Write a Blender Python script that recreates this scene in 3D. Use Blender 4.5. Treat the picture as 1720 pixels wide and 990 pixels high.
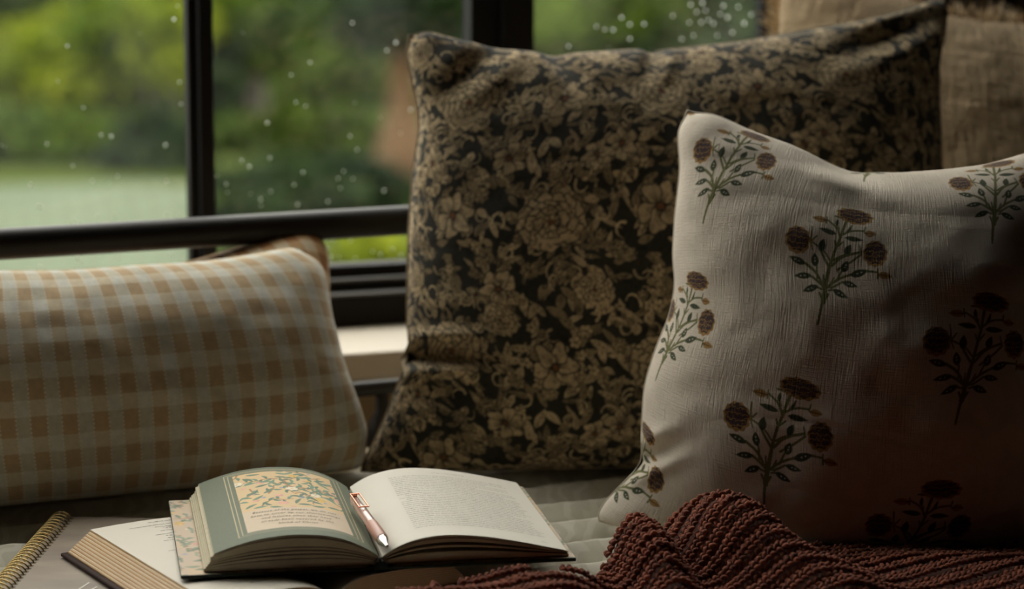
import bpy, math, random
import numpy as np

# ------------------------------------------------------------------ camera, sky, exposure
SC = bpy.context.scene
COL = SC.collection
for o in list(bpy.data.objects):
    bpy.data.objects.remove(o)
FPX = 85 / 36 * 1720          # focal length in pixels of the 1720 px frame
EYE = np.array([0.0, 0.0, 0.616])
PITCH, ROLL = math.radians(9.75), 0.005

cam = bpy.data.cameras.new('camera')
cam.lens, cam.sensor_width = 85, 36
cam.clip_start, cam.clip_end = 0.05, 500
cam.dof.use_dof = True
cam.dof.focus_distance = 2.17
cam.dof.aperture_fstop = 3.5
cam_o = bpy.data.objects.new('camera', cam)
COL.objects.link(cam_o)
cam_o.location = EYE
cam_o.rotation_mode = 'QUATERNION'
from mathutils import Matrix, Vector, Euler
cam_o.rotation_quaternion = (Matrix.Rotation(math.pi / 2 - PITCH, 3, 'X') @ Matrix.Rotation(ROLL, 3, 'Z')).to_quaternion()
SC.camera = cam_o

SC.view_settings.view_transform = 'Standard'
SC.view_settings.look = 'None'
SC.view_settings.gamma = 1.0
SC.view_settings.use_curve_mapping = False
SC.view_settings.exposure = -0.15
try:
    SC.cycles.use_denoising = True
    SC.cycles.max_bounces = 10
    SC.cycles.diffuse_bounces = 3
    SC.cycles.transparent_max_bounces = 24
    SC.cycles.caustics_reflective = False
    SC.cycles.sample_clamp_indirect = 4.0
except Exception:
    pass

world = bpy.data.worlds.new('overcast_sky')
SC.world = world
world.use_nodes = True
nt = world.node_tree
nt.nodes.clear()
w_out = nt.nodes.new('ShaderNodeOutputWorld')
w_bg = nt.nodes.new('ShaderNodeBackground')
w_tc = nt.nodes.new('ShaderNodeTexCoord')
w_sep = nt.nodes.new('ShaderNodeSeparateXYZ')
w_rmp = nt.nodes.new('ShaderNodeValToRGB')
w_rmp.color_ramp.elements[0].position = 0.0
w_rmp.color_ramp.elements[0].color = (0.38, 0.365, 0.335, 1)
w_rmp.color_ramp.elements[1].position = 1.0
w_rmp.color_ramp.elements[1].color = (1.0, 0.95, 0.875, 1)
nt.links.new(w_tc.outputs['Generated'], w_sep.inputs[0])
nt.links.new(w_sep.outputs['Z'], w_rmp.inputs[0])
nt.links.new(w_rmp.outputs[0], w_bg.inputs['Color'])
w_bg.inputs['Strength'].default_value = 9.0
nt.links.new(w_bg.outputs[0], w_out.inputs[0])

# ------------------------------------------------------------------ frame of the window wall
MW = 0.37                                     # the wall runs along (1, MW)
AW = math.atan(MW)
WE = np.array([math.cos(AW), math.sin(AW), 0])
WN = np.array([-math.sin(AW), math.cos(AW), 0])   # outwards
W0 = np.array([-0.178, 2.90, 0.0])            # a point on the glass plane
FLOOR_Z, CEIL_Z = -0.56, 2.35
SILL_Z = 0.084
WIN_TOP = 2.15
WS0, WS1 = -1.80, 0.70                         # extent of the back window along WE
LEFT_S, RIGHT_S, FRONT_N = -2.05, 2.3, -4.6    # the room in (s, n)

def wpt(s, n, z):
    return W0 + WE * s + WN * n + np.array([0, 0, z])

def portal(name, c, ex, ez, sx, sz):
    l = bpy.data.lights.new(name, 'AREA')
    l.shape = 'RECTANGLE'
    l.size, l.size_y = sx, sz
    try:
        l.cycles.is_portal = True
    except Exception:
        l.energy = 0
    o = bpy.data.objects.new(name, l)
    COL.objects.link(o)
    ex, ez = Vector(ex).normalized(), Vector(ez).normalized()
    back = ex.cross(ez)
    m = Matrix((ex, ez, back)).transposed().to_4x4()
    m.translation = Vector(c)
    o.matrix_world = m
    return o

# back window portal, facing into the room (-WN)
portal('sky_portal', wpt((WS0 + WS1) / 2, 0.08, (SILL_Z + WIN_TOP) / 2), WE, (0, 0, 1), WS1 - WS0, WIN_TOP - SILL_Z)

# ------------------------------------------------------------------ helpers
def ray(px, py):
    u, v = px - 860.0, py - 495.0
    c, s = math.cos(ROLL), math.sin(ROLL)
    u, v = c * u + s * v, -s * u + c * v
    dx, df, du = u / FPX, 1.0, -v / FPX
    cp, sp = math.cos(PITCH), math.sin(PITCH)
    return np.array([dx, cp * df + sp * du, -sp * df + cp * du])

def at_z(px, py, z):
    d = ray(px, py)
    return EYE + d * ((z - EYE[2]) / d[2])

def at_y(px, py, y):
    d = ray(px, py)
    return EYE + d * (y / d[1])

def at_plane(px, py, p, n):
    d = ray(px, py)
    return EYE + d * (np.dot(np.asarray(p) - EYE, n) / np.dot(d, n))

def lin(c):
    c = np.asarray(c, float) / 255.0
    return np.where(c <= 0.04045, c / 12.92, ((c + 0.055) / 1.055) ** 2.4)

def L(*c):
    r = lin(c)
    return (float(r[0]), float(r[1]), float(r[2]), 1.0)

class NT:
    """small node-tree writer"""
    def __init__(self, mat):
        self.t = mat.node_tree
    def n(self, kind, **kw):
        nd = self.t.nodes.new(kind)
        for k, v in kw.items():
            setattr(nd, k, v)
        return nd
    def l(self, a, b):
        self.t.links.new(a, b)
    def math(self, op, a, b=None):
        nd = self.n('ShaderNodeMath', operation=op)
        for i, x in enumerate((a, b)):
            if x is None:
                continue
            if isinstance(x, (int, float)):
                nd.inputs[i].default_value = x
            else:
                self.l(x, nd.inputs[i])
        return nd.outputs[0]
    def mix(self, f, a, b, blend='MIX'):
        nd = self.n('ShaderNodeMix', data_type='RGBA', blend_type=blend)
        if isinstance(f, (int, float)):
            nd.inputs[0].default_value = f
        else:
            self.l(f, nd.inputs[0])
        for i, x in ((6, a), (7, b)):
            if isinstance(x, tuple):
                nd.inputs[i].default_value = x
            else:
                self.l(x, nd.inputs[i])
        return nd.outputs[2]
    def noise(self, vec, scale, detail=3, rough=0.5):
        nd = self.n('ShaderNodeTexNoise')
        nd.inputs['Scale'].default_value = scale
        nd.inputs['Detail'].default_value = detail
        nd.inputs['Roughness'].default_value = rough
        if vec is not None:
            self.l(vec, nd.inputs['Vector'])
        return nd.outputs['Fac']
    def mapping(self, vec, scale=(1, 1, 1), rot=(0, 0, 0), loc=(0, 0, 0)):
        nd = self.n('ShaderNodeMapping')
        nd.inputs['Scale'].default_value = scale
        nd.inputs['Rotation'].default_value = rot
        nd.inputs['Location'].default_value = loc
        self.l(vec, nd.inputs['Vector'])
        return nd.outputs[0]
    def ramp(self, f, stops):
        nd = self.n('ShaderNodeValToRGB')
        el = nd.color_ramp.elements
        while len(el) < len(stops):
            el.new(0.5)
        for e, (p, c) in zip(el, stops):
            e.position, e.color = p, c
        self.l(f, nd.inputs[0])
        return nd.outputs[0]

def mat(name, color=(0.5, 0.5, 0.5, 1), rough=0.8, metal=0.0, sheen=0.0, spec=None):
    m = bpy.data.materials.new(name)
    m.use_nodes = True
    b = m.node_tree.nodes['Principled BSDF']
    b.inputs['Base Color'].default_value = color
    b.inputs['Roughness'].default_value = rough
    b.inputs['Metallic'].default_value = metal
    if sheen:
        b.inputs['Sheen Weight'].default_value = sheen
        b.inputs['Sheen Roughness'].default_value = 0.6
    if spec is not None:
        b.inputs['Specular IOR Level'].default_value = spec
    return m, NT(m), b

def bump(N, b, h, strength, dist):
    nd = N.n('ShaderNodeBump')
    nd.inputs['Strength'].default_value = strength
    nd.inputs['Distance'].default_value = dist
    N.l(h, nd.inputs['Height'])
    N.l(nd.outputs[0], b.inputs['Normal'])

def mesh_obj(name, verts, faces, material=None, parent=None, smooth=True, uv=None, col=None):
    """verts (n,3), faces: array (m,4)/(m,3) or list of lists; uv (n,2) per vertex; col (n,3) linear per vertex"""
    me = bpy.data.meshes.new(name)
    verts = np.asarray(verts, np.float32)
    if isinstance(faces, np.ndarray):
        k = faces.shape[1]
        me.vertices.add(len(verts))
        me.vertices.foreach_set('co', verts.ravel())
        me.loops.add(faces.size)
        me.loops.foreach_set('vertex_index', faces.astype(np.int32).ravel())
        me.polygons.add(len(faces))
        me.polygons.foreach_set('loop_start', np.arange(0, faces.size, k, dtype=np.int32))
        me.update(calc_edges=True)
    else:
        me.from_pydata([tuple(map(float, v)) for v in verts], [], faces)
        me.update()
    if smooth:
        me.polygons.foreach_set('use_smooth', np.ones(len(me.polygons), bool))
    if uv is not None:
        lay = me.uv_layers.new(name='UVMap')
        li = np.empty(len(me.loops), np.int32)
        me.loops.foreach_get('vertex_index', li)
        lay.data.foreach_set('uv', np.asarray(uv, np.float32)[li].ravel())
    if col is not None:
        at = me.color_attributes.new('print', 'FLOAT_COLOR', 'POINT')
        c4 = np.ones((len(verts), 4), np.float32)
        c4[:, :3] = col
        at.data.foreach_set('color', c4.ravel())
    if material is not None:
        me.materials.append(material)
    o = bpy.data.objects.new(name, me)
    COL.objects.link(o)
    if parent is not None:
        o.parent = parent
    return o

def grid_faces(nu, nv, flip=False):
    i = np.arange(nu * nv).reshape(nu, nv)
    a, b, c, d = i[:-1, :-1].ravel(), i[1:, :-1].ravel(), i[1:, 1:].ravel(), i[:-1, 1:].ravel()
    return np.stack([a, d, c, b] if flip else [a, b, c, d], 1)

def empty(name, loc=(0, 0, 0)):
    o = bpy.data.objects.new(name, None)
    o.location = tuple(float(x) for x in loc)
    o.empty_display_size = 0.05
    COL.objects.link(o)
    return o

def tag(o, label, cat, group=None, kind=None):
    o['label'] = label
    o['category'] = cat
    if group:
        o['group'] = group
    if kind:
        o['kind'] = kind
    return o

def struct(o, label=None):
    o['kind'] = 'structure'
    if label:
        o['label'] = label
    return o

BOX_F = [[0, 3, 2, 1], [4, 5, 6, 7], [0, 1, 5, 4], [1, 2, 6, 5], [2, 3, 7, 6], [3, 0, 4, 7]]

def box_vf(p, e1, e2, e3, a, b, c, bev=0.0):
    """box spanned from p along e1*a.. ; ranges (lo,hi)"""
    v = []
    for z in c:
        for x, y in ((a[0], b[0]), (a[1], b[0]), (a[1], b[1]), (a[0], b[1])):
            v.append(np.asarray(p) + np.asarray(e1) * x + np.asarray(e2) * y + np.asarray(e3) * z)
    return v, [list(f) for f in BOX_F]

def bevel(o, w, seg=2):
    m = o.modifiers.new('bevel', 'BEVEL')
    m.width, m.segments = w, seg
    m.limit_method = 'ANGLE'
    return o

ZV = np.array([0, 0, 1.0])

def wbox(name, s, n, z, material, parent=None, bev=0.0):
    """box in the window wall's frame"""
    v, f = box_vf(W0, WE, WN, ZV, s, n, z)
    o = mesh_obj(name, v, f, material, parent, smooth=False)
    if bev:
        bevel(o, bev)
    return o

def tube_vf(pts, rad, sides=12, cap=True, closed=False):
    pts = np.asarray(pts, float)
    n = len(pts)
    rad = np.broadcast_to(np.asarray(rad, float), (n,))
    if closed:
        tg = np.roll(pts, -1, 0) - np.roll(pts, 1, 0)
    else:
        tg = np.gradient(pts, axis=0)
    tg /= np.linalg.norm(tg, axis=1)[:, None] + 1e-12
    up = np.array([0.0, 0, 1]) if abs(tg[0][2]) < 0.9 else np.array([1.0, 0, 0])
    a = np.cross(tg[0], up); a /= np.linalg.norm(a)
    fr = []
    for i in range(n):
        a = a - tg[i] * np.dot(a, tg[i]); a /= np.linalg.norm(a)
        fr.append((a, np.cross(tg[i], a)))
    ang = np.linspace(0, 2 * math.pi, sides, endpoint=False)
    v = np.concatenate([pts[i] + rad[i] * (np.cos(ang)[:, None] * fr[i][0] + np.sin(ang)[:, None] * fr[i][1]) for i in range(n)])
    f = []
    m = n if closed else n - 1
    for i in range(m):
        j = (i + 1) % n
        for k in range(sides):
            k2 = (k + 1) % sides
            f.append([i * sides + k, i * sides + k2, j * sides + k2, j * sides + k])
    if cap and not closed:
        f.append(list(range(sides))[::-1])
        f.append([(n - 1) * sides + k for k in range(sides)])
    return v, f

def tube(name, pts, rad, material, parent=None, sides=12, closed=False):
    v, f = tube_vf(pts, rad, sides, True, closed)
    return mesh_obj(name, v, f, material, parent)

# ------------------------------------------------------------------ materials of the shell
def plain_noise_mat(name, c1, c2, scale, rough=0.8, bumpd=0.0, bs=200, spec=None):
    m, N, b = mat(name, c1, rough, spec=spec)
    tc = N.n('ShaderNodeTexCoord')
    f = N.noise(tc.outputs['Object'], scale, 4, 0.6)
    N.l(N.mix(f, c1, c2), b.inputs['Base Color'])
    if bumpd:
        bump(N, b, N.noise(tc.outputs['Object'], bs, 3), 0.6, bumpd)
    return m

M_WALL = plain_noise_mat('brown_wall_paint', L(44, 34, 27), L(38, 29, 23), 3, 0.9)
M_CEIL = plain_noise_mat('dark_ceiling', L(50, 42, 35), L(44, 37, 30), 3, 0.9)
M_FLOOR = plain_noise_mat('dark_wood', L(58, 42, 30), L(42, 30, 22), 6, 0.6)
M_BLACK = plain_noise_mat('black_window_metal', (0.012, 0.012, 0.013, 1), (0.018, 0.017, 0.017, 1), 20, 0.6, spec=.06)
M_TRACK_HILITE = plain_noise_mat('track_highlight_metal', (0.10, 0.095, 0.09, 1), (0.07, 0.068, 0.065, 1), 40, 0.4)  # lighter tone paints the highlight lines along the tracks
M_SILL = plain_noise_mat('cream_sill_paint', L(192, 182, 166), L(182, 171, 155), 4, 0.55)
M_APRON = plain_noise_mat('tan_wall_below_sill', L(150, 128, 96), L(138, 117, 88), 5, 0.85)
M_RAIL = plain_noise_mat('black_rail_metal', (0.011, 0.010, 0.009, 1), (0.018, 0.015, 0.013, 1), 60, 0.42, spec=.18)

def glass_mat():
    m = bpy.data.materials.new('misted_window_glass')
    m.use_nodes = True
    t = m.node_tree
    t.nodes.clear()
    N = NT(m)
    out = N.n('ShaderNodeOutputMaterial')
    tr = N.n('ShaderNodeBsdfTransparent')
    tr.inputs[0].default_value = (0.96, 0.975, 0.965, 1)
    gl = N.n('ShaderNodeBsdfGlossy')
    gl.inputs['Roughness'].default_value = 0.02
    tl = N.n('ShaderNodeBsdfTranslucent')
    tl.inputs[0].default_value = (0.8, 0.85, 0.82, 1)
    lw = N.n('ShaderNodeLayerWeight')
    lw.inputs['Blend'].default_value = 0.5
    refl = N.math('ADD', N.math('MULTIPLY', N.math('POWER', lw.outputs['Facing'], 5.0), 0.5), 0.02)
    tc = N.n('ShaderNodeTexCoord')
    mist = N.noise(tc.outputs['Object'], 5.0, 4, 0.6)
    mist = N.math('MULTIPLY', N.math('SUBTRACT', mist, 0.35), 0.03)
    mist = N.math('MAXIMUM', mist, 0.0)
    m1 = N.n('ShaderNodeMixShader'); N.l(mist, m1.inputs[0]); N.l(tr.outputs[0], m1.inputs[1]); N.l(tl.outputs[0], m1.inputs[2])
    m2 = N.n('ShaderNodeMixShader'); N.l(refl, m2.inputs[0]); N.l(m1.outputs[0], m2.inputs[1]); N.l(gl.outputs[0], m2.inputs[2])
    N.l(m2.outputs[0], out.inputs[0])
    return m
M_GLASS = glass_mat()
m_, N_, b_ = mat('rain_water', (.72, .74, .72, 1), 0.28)
b_.inputs['Transmission Weight'].default_value = 1.0
b_.inputs['IOR'].default_value = 1.25
M_WATER = m_

# ------------------------------------------------------------------ room shell
struct(wbox('floor', (LEFT_S - .3, RIGHT_S + .2), (FRONT_N - .2, 0.15), (FLOOR_Z - 0.1, FLOOR_Z), M_FLOOR), 'dark wooden floor of the room')
struct(wbox('ceiling', (LEFT_S - .3, RIGHT_S + .2), (FRONT_N - .2, 0.25), (CEIL_Z, CEIL_Z + 0.1), M_CEIL), 'dark ceiling of the room')

def wall_with_hole(name, p, e, n, s0, s1, h0, h1, z0, z1, t, material):
    v, f = [], []
    def add(a, c):
        vv, ff = box_vf(p, e, n, ZV, a, t, c)
        k = len(v)
        v.extend(vv)
        f.extend([[i + k for i in q] for q in ff])
    add((s0, s1), (FLOOR_Z, z0))
    add((s0, s1), (z1, CEIL_Z))
    if h0 > s0:
        add((s0, h0), (z0, z1))
    if h1 < s1:
        add((h1, s1), (z0, z1))
    return mesh_obj(name, v, f, material, smooth=False)

# back wall: the wall face below the sill is tan, above it the wall is dark brown
WT = (-0.10, 0.10)
struct(wall_with_hole('wall_back', W0, WE, WN, LEFT_S, RIGHT_S, WS0, WS1, SILL_Z - .03, WIN_TOP, WT, M_WALL), 'dark brown wall around the window')
struct(wbox('wall_below_window', (LEFT_S, RIGHT_S), (-0.165, -0.10), (FLOOR_Z, SILL_Z - 0.034), M_APRON), 'tan wall under the window sill')
struct(wbox('wall_left', (LEFT_S - .15, LEFT_S), (FRONT_N, 0.10), (FLOOR_Z, CEIL_Z), M_WALL), 'brown wall on the left')
struct(wbox('wall_right', (RIGHT_S, RIGHT_S + .15), (FRONT_N, 0.10), (FLOOR_Z, CEIL_Z), M_WALL), 'brown wall on the right')
struct(wbox('wall_front', (LEFT_S - .15, RIGHT_S + .15), (FRONT_N - .15, FRONT_N), (FLOOR_Z, CEIL_Z), M_WALL), 'brown wall behind the viewer')
struct(bevel(wbox('trim_1', (WS0 - .05, RIGHT_S), (-0.192, 0.0), (SILL_Z - 0.034, SILL_Z), M_SILL), .004), 'cream painted window sill')

# ------------------------------------------------------------------ windows
def s_of(px, n=0.0, py=300):
    """distance along the wall of the glass-plane point seen at a pixel"""
    p = at_plane(px, py, W0 + WN * n, WN)
    return float(np.dot(p - W0, WE))

win = struct(empty('window_1', wpt(0, 0, SILL_Z)), 'wide black framed window behind the daybed')
def wpart(name, s, n, z, m=M_BLACK, bev=0.002):
    o = wbox(name, s, n, z, m, None, bev)
    o.parent = win
    o.matrix_parent_inverse = Matrix.Translation(-Vector(win.location))
    return o
gz0 = 0.152                                       # bottom edge of the glass
wpart('bottom_frame', (WS0, WS1), (-0.030, 0.05), (SILL_Z, SILL_Z + 0.036))
wpart('track', (WS0, WS1), (-0.030, -0.012), (SILL_Z + 0.0363, SILL_Z + 0.040), M_TRACK_HILITE, 0.0008)
wpart('bottom_frame', (WS0, WS1), (-0.010, 0.05), (SILL_Z + 0.0363, SILL_Z + 0.050))
wpart('track', (WS0, WS1), (-0.010, 0.004), (SILL_Z + 0.0503, SILL_Z + 0.0545), M_TRACK_HILITE, 0.0008)
wpart('sash_rail', (WS0, WS1), (0.006, 0.04), (SILL_Z + 0.0503, gz0))
wpart('top_frame', (WS0, WS1), (-0.03, 0.05), (WIN_TOP - 0.06, WIN_TOP))
posts = []                                        # (s0, s1, wide)
a0, a1 = s_of(784), s_of(883)
b0, b1 = s_of(318), s_of(357)
pitch = (a0 + a1) / 2 - (b0 + b1) / 2
sp = (a0 + a1) / 2
k = 0
s_mid = sp
posts.append((a0, a1, True))
posts.append((b0, b1, False))
x = (b0 + b1) / 2 - pitch
wide = True
while x > WS0 + 0.1:
    hw = (a1 - a0) / 2 if wide else (b1 - b0) / 2
    posts.append((x - hw, x + hw, wide))
    x -= pitch
    wide = not wide
posts.append((sp + pitch - (b1 - b0) / 2, sp + pitch + (b1 - b0) / 2, False))
posts.append((WS0, WS0 + .05, False))
posts.append((WS1 - .05, WS1, False))
posts.sort()
for p0, p1, wd in posts:
    if wd:
        wpart('mullion', (p0, p0 + (p1 - p0) * .46), (-0.016, 0.018), (gz0 - .0002, WIN_TOP - .06))
        wpart('mullion', (p0 + (p1 - p0) * .47, p1), (-0.028, 0.018), (gz0 - .0002, WIN_TOP - .06))
    else:
        wpart('mullion', (p0 + (p1 - p0) * .36, p1), (-0.016, 0.018), (gz0, WIN_TOP - .06))
        wpart('mullion', (p0, p0 + (p1 - p0) * .35), (-0.004, 0.018), (gz0, WIN_TOP - .06))
for (p0, p1, w1), (q0, q1, w2) in zip(posts[:-1], posts[1:]):
    if q0 - p1 > 0.05:
        wpart('pane', (p1, q0), (0.010, 0.014), (gz0, WIN_TOP - .06), M_GLASS, 0)

# rain on the outer face of the panes
rng = np.random.default_rng(7)
drop_px = [(170,228),(187,230),(292,33),(113,78),(79,243),(278,245),(122,279),(52,312),(66,348),(124,373),(165,366),(195,362),(280,362),(296,360),(280,306),(155,305),(312,227),
           (449,207),(453,266),(419,281),(494,311),(455,322),(509,290),(568,300),(577,288),(438,336),(551,339),(645,321),(406,271),(380,310),(500,344),(600,252),(489,126),(521,105),(665,72),(650,85),(588,229),(497,172),
           (690,185),(1002,45),(1016,50),(1030,51),(1058,42),(1082,41),(1058,66),(1044,30),(1130,27),(1145,66),(1160,8),(1180,5),(1190,34),(1198,40),(1158,38),(1170,20),(1185,18),(1205,60),(1222,30),(1240,12),(1250,40),(1262,25),(1230,55),(1215,10),(1275,30),(1210,24),(1178,38),(1165,60),(955,78),
           (550,405),(560,404),(589,405),(552,418),(626,423),(639,428),(660,419),(597,434),(673,429),(556,432),(536,425),(300,408),(315,436),(288,432),(130,433),(135,444),(200,433),(165,425),(68,450),(120,452)]
dp = []
for x, y in drop_px:
    p = at_plane(x, y, W0 + WN * 0.014, WN)
    dp.append((float(np.dot(p - W0, WE)), float(p[2]), rng.uniform(0.0012, 0.0019)))
for _ in range(420):
    s = rng.uniform(WS0 + .1, WS1 - .05)
    z = gz0 + 1.1 * rng.random() ** 2.0
    if not -1.0 < s < .6:
        continue
    dp.append((s, z, rng.uniform(0.0004, 0.0013)))
hv, hf = [], []
for i in range(5):
    a = i / 4 * math.pi / 2
    for j in range(10):
        b = j / 10 * 2 * math.pi
        hv.append((math.cos(a) * math.cos(b), math.sin(a) * .33, math.cos(a) * math.sin(b)))
for i in range(4):
    for j in range(10):
        hf.append([i * 10 + j, i * 10 + (j + 1) % 10, (i + 1) * 10 + (j + 1) % 10, (i + 1) * 10 + j])
hv = np.array(hv); hf = np.array(hf)
V, Fc = [], []
for s, z, r in dp:
    if any(p0 - .004 < s < p1 + .004 for p0, p1, _ in posts) or z < gz0 + .003:
        continue
    sc = np.array([r, r, r * rng.uniform(1.0, 1.35)])
    q = hv * sc
    V.append(W0 + WN * 0.0141 + np.outer(q[:, 0] + s, WE) + np.outer(q[:, 1], WN) + np.outer(q[:, 2] + z, ZV))
    Fc.append(hf + len(hv) * (len(V) - 1))
o = mesh_obj('raindrops', np.concatenate(V), np.concatenate(Fc), M_WATER)
o.parent = win
o.matrix_parent_inverse = Matrix.Translation(-Vector(win.location))
o['kind'] = 'stuff'

# ------------------------------------------------------------------ outdoors
GZ = -3.4
def ground_mat():
    m, N, b = mat('wet_lawn', L(70, 92, 40), 1.0, spec=0.0)
    tc = N.n('ShaderNodeTexCoord')
    f = N.noise(tc.outputs['Object'], 0.25, 4, 0.6)
    f2 = N.noise(tc.outputs['Object'], 3.0, 3, 0.6)
    c = N.mix(f, L(34, 50, 26), L(70, 74, 34))
    N.l(N.mix(N.math('MULTIPLY', f2, 0.5), c, L(28, 42, 20)), b.inputs['Base Color'])
    return m
gv, gf = box_vf((0, 0, 0), (1, 0, 0), (0, 1, 0), ZV, (-60, 60), (4.2, 120), (GZ - .3, GZ))
struct(mesh_obj('ground', gv, gf, ground_mat(), smooth=False), 'green lawn seen far below the window')
M_HAZE = plain_noise_mat('pale_haze_ground', L(78, 86, 70), L(58, 68, 54), 1.2, 0.9, spec=.05)  # pale colour stands in for sky haze on the fogged pane
pp = [at_z(-250, 318, GZ + .03), at_z(250, 306, GZ + .03), at_z(335, 312, GZ + .03), at_z(330, 470, GZ + .03), at_z(-250, 500, GZ + .03)]
pv = [np.array([p[0], p[1], GZ + .004]) for p in pp] + [np.array([p[0], p[1], GZ + .03]) for p in pp]
pf = [[4, 5, 6, 7, 8][::-1], [0, 1, 2, 3, 4]] + [[i, (i + 1) % 5, 5 + (i + 1) % 5, 5 + i] for i in range(5)]
struct(mesh_obj('haze_patch', pv, pf, M_HAZE, smooth=False), 'pale ground patch standing in for sky haze on the glass')

def leaf_mat(name, c1, c2):
    m = bpy.data.materials.new(name)
    m.use_nodes = True
    N = NT(m)
    b = m.node_tree.nodes['Principled BSDF']
    out = m.node_tree.nodes['Material Output']
    at = N.n('ShaderNodeAttribute', attribute_name='print')
    sp = N.n('ShaderNodeSeparateColor')
    N.l(at.outputs['Color'], sp.inputs[0])
    c = N.mix(sp.outputs[0], c1, c2)
    N.l(c, b.inputs['Base Color'])
    b.inputs['Roughness'].default_value = 0.7
    b.inputs['Specular IOR Level'].default_value = 0.1
    tl = N.n('ShaderNodeBsdfTranslucent')
    N.l(c, tl.inputs[0])
    mx = N.n('ShaderNodeMixShader')
    mx.inputs[0].default_value = 0.35
    N.l(b.outputs[0], mx.inputs[1]); N.l(tl.outputs[0], mx.inputs[2])
    N.l(mx.outputs[0], out.inputs[0])
    return m
LM = {
    'bright': leaf_mat('yellow_green_leaves', L(66, 84, 10), L(118, 126, 28)),
    'mid': leaf_mat('mid_green_leaves', L(34, 52, 14), L(70, 86, 24)),
    'dark': leaf_mat('dark_green_leaves', L(18, 32, 16), L(46, 62, 28)),
    'cool': leaf_mat('blue_green_leaves', L(18, 34, 24), L(42, 62, 40)),
}
M_BARK = plain_noise_mat('grey_bark', L(62, 56, 50), L(46, 40, 36), 4, 0.95)
M_BARKO = plain_noise_mat('orange_brown_bark', L(84, 60, 32), L(62, 43, 22), 2, 0.95)

def plant(name, label, px, py, dist, rad, nleaf, kind, leaf=0.22, trunk=None, seed=0, cat='tree', group=None):
    """crown centred on the ray through (px,py) at depth dist; rad = (rx, ry, rz)"""
    r = np.random.default_rng(seed)
    c = at_y(px, py, dist)
    root = empty(name, (c[0], c[1], GZ))
    nb = 26
    d = r.normal(size=(nb, 3)); d /= np.linalg.norm(d, axis=1)[:, None]
    cl = d * (r.random((nb, 1)) ** 0.4) * np.array(rad) * 0.8
    tone = np.clip(r.normal(0.5, 0.28, nb), 0, 1)
    idx = r.integers(0, nb, nleaf)
    q = r.normal(size=(nleaf, 3)); q /= np.linalg.norm(q, axis=1)[:, None]
    pos = cl[idx] + q * (r.random((nleaf, 1)) ** 0.5) * np.array(rad) * 0.42
    u = r.normal(size=(nleaf, 3)); u /= np.linalg.norm(u, axis=1)[:, None]
    v = r.normal(size=(nleaf, 3)); v -= u * np.sum(u * v, 1)[:, None]; v /= np.linalg.norm(v, axis=1)[:, None]
    sz = leaf * r.uniform(0.6, 1.3, (nleaf, 1))
    P = np.stack([pos - u * sz, pos - v * sz * .55, pos + u * sz, pos + v * sz * .55], 1)
    P[:, :, 2] = np.maximum(P[:, :, 2], GZ - c[2] + .02)
    P[:, :, 2] += c[2] - GZ
    t = np.clip(tone[idx] + r.normal(0, .12, nleaf), 0, 1)
    colr = np.repeat(t, 4)[:, None] * np.ones(3)
    o = mesh_obj('foliage', P.reshape(-1, 3), np.arange(nleaf * 4).reshape(-1, 4), LM[kind], root, smooth=False, col=colr)
    o['kind'] = 'stuff'
    if trunk:
        rr, mt, lean, flare = trunk
        top = c[2] - GZ
        n = 7
        pts = [(lean * (i / n), 0, top * i / n) for i in range(n + 1)]
        tube('trunk', pts, [rr * (1 + flare * max(0, 1 - i / 3)) * (1 - .3 * i / n) for i in range(n + 1)], mt, root, 10)
    else:
        for j in range(3):
            tube('stem', [(0.1 * j - .1, 0, 0), (0.3 * j - .3, 0.1, max(.2, (c[2] - GZ) * .8))], 0.035, M_BARK, root, 6)
    tag(root, label, cat, group)
    return root

G_ = 'plants across the lawn'
def bush(label, px, py, d, rad, n, kind, seed, leaf=.2):
    plant('leafy_bush', label, px, py, d, rad, n, kind, leaf=leaf, seed=seed, cat='bush', group=G_)
bush('bright yellow green bush behind the left window pane', 130, 110, 38, (1.7, 1.2, 1.1), 5200, 'bright', 1)
bush('lime bush touching the thin window bar', 272, 70, 36.5, (.75, .8, .75), 2600, 'bright', 2)
bush('low olive green shrub above the pale haze patch', 60, 240, 34.5, (1.3, .7, .5), 2600, 'mid', 3)
bush('small dark shrub left of the thin window bar', 255, 250, 33.5, (.75, .5, .5), 1800, 'dark', 4)
plant('broad_tree', 'dark green tree filling the top left corner of the window', -60, -60, 46, (3.4, 2, 2.2), 5200, 'mid', trunk=(.2, M_BARK, 0, .3), seed=5, group=G_)
plant('broad_tree', 'blue green tree behind the middle pane', 430, 20, 48, (2.0, 1.6, 1.7), 4600, 'cool', trunk=(.2, M_BARK, .2, .3), seed=6, group=G_)
plant('broad_tree', 'mid green tree between the two window posts', 590, 130, 43, (1.3, 1.3, 1.6), 4400, 'mid', trunk=(.2, M_BARK, 0, .3), seed=7, group=G_)
bush('long low dark bush at the foot of the middle pane', 540, 325, 29, (1.25, .6, .42), 3600, 'dark', 8, .16)
bush('dark green bush beside the grey trunk', 370, 210, 40, (.6, .6, 1.0), 2200, 'dark', 9)
bush('lime shrub low beside the orange trunk', 620, 420, 25, (.45, .4, .28), 1500, 'bright', 21, .09)
bush('small sprawling green shrub right above the black rail', 415, 372, 26, (.5, .4, .34), 1600, 'dark', 22, .1)
bush('mid green hedge plants along the lawn in the middle pane', 545, 238, 35.5, (1.75, .5, .42), 3400, 'mid', 23)
plant('slim_tree', 'slim tree with a grey trunk in the middle pane', 425, 40, 37.5, (.9, .7, .7), 1600, 'mid', trunk=(.16, M_BARK, .1, .8), seed=10, group=G_)
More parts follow.
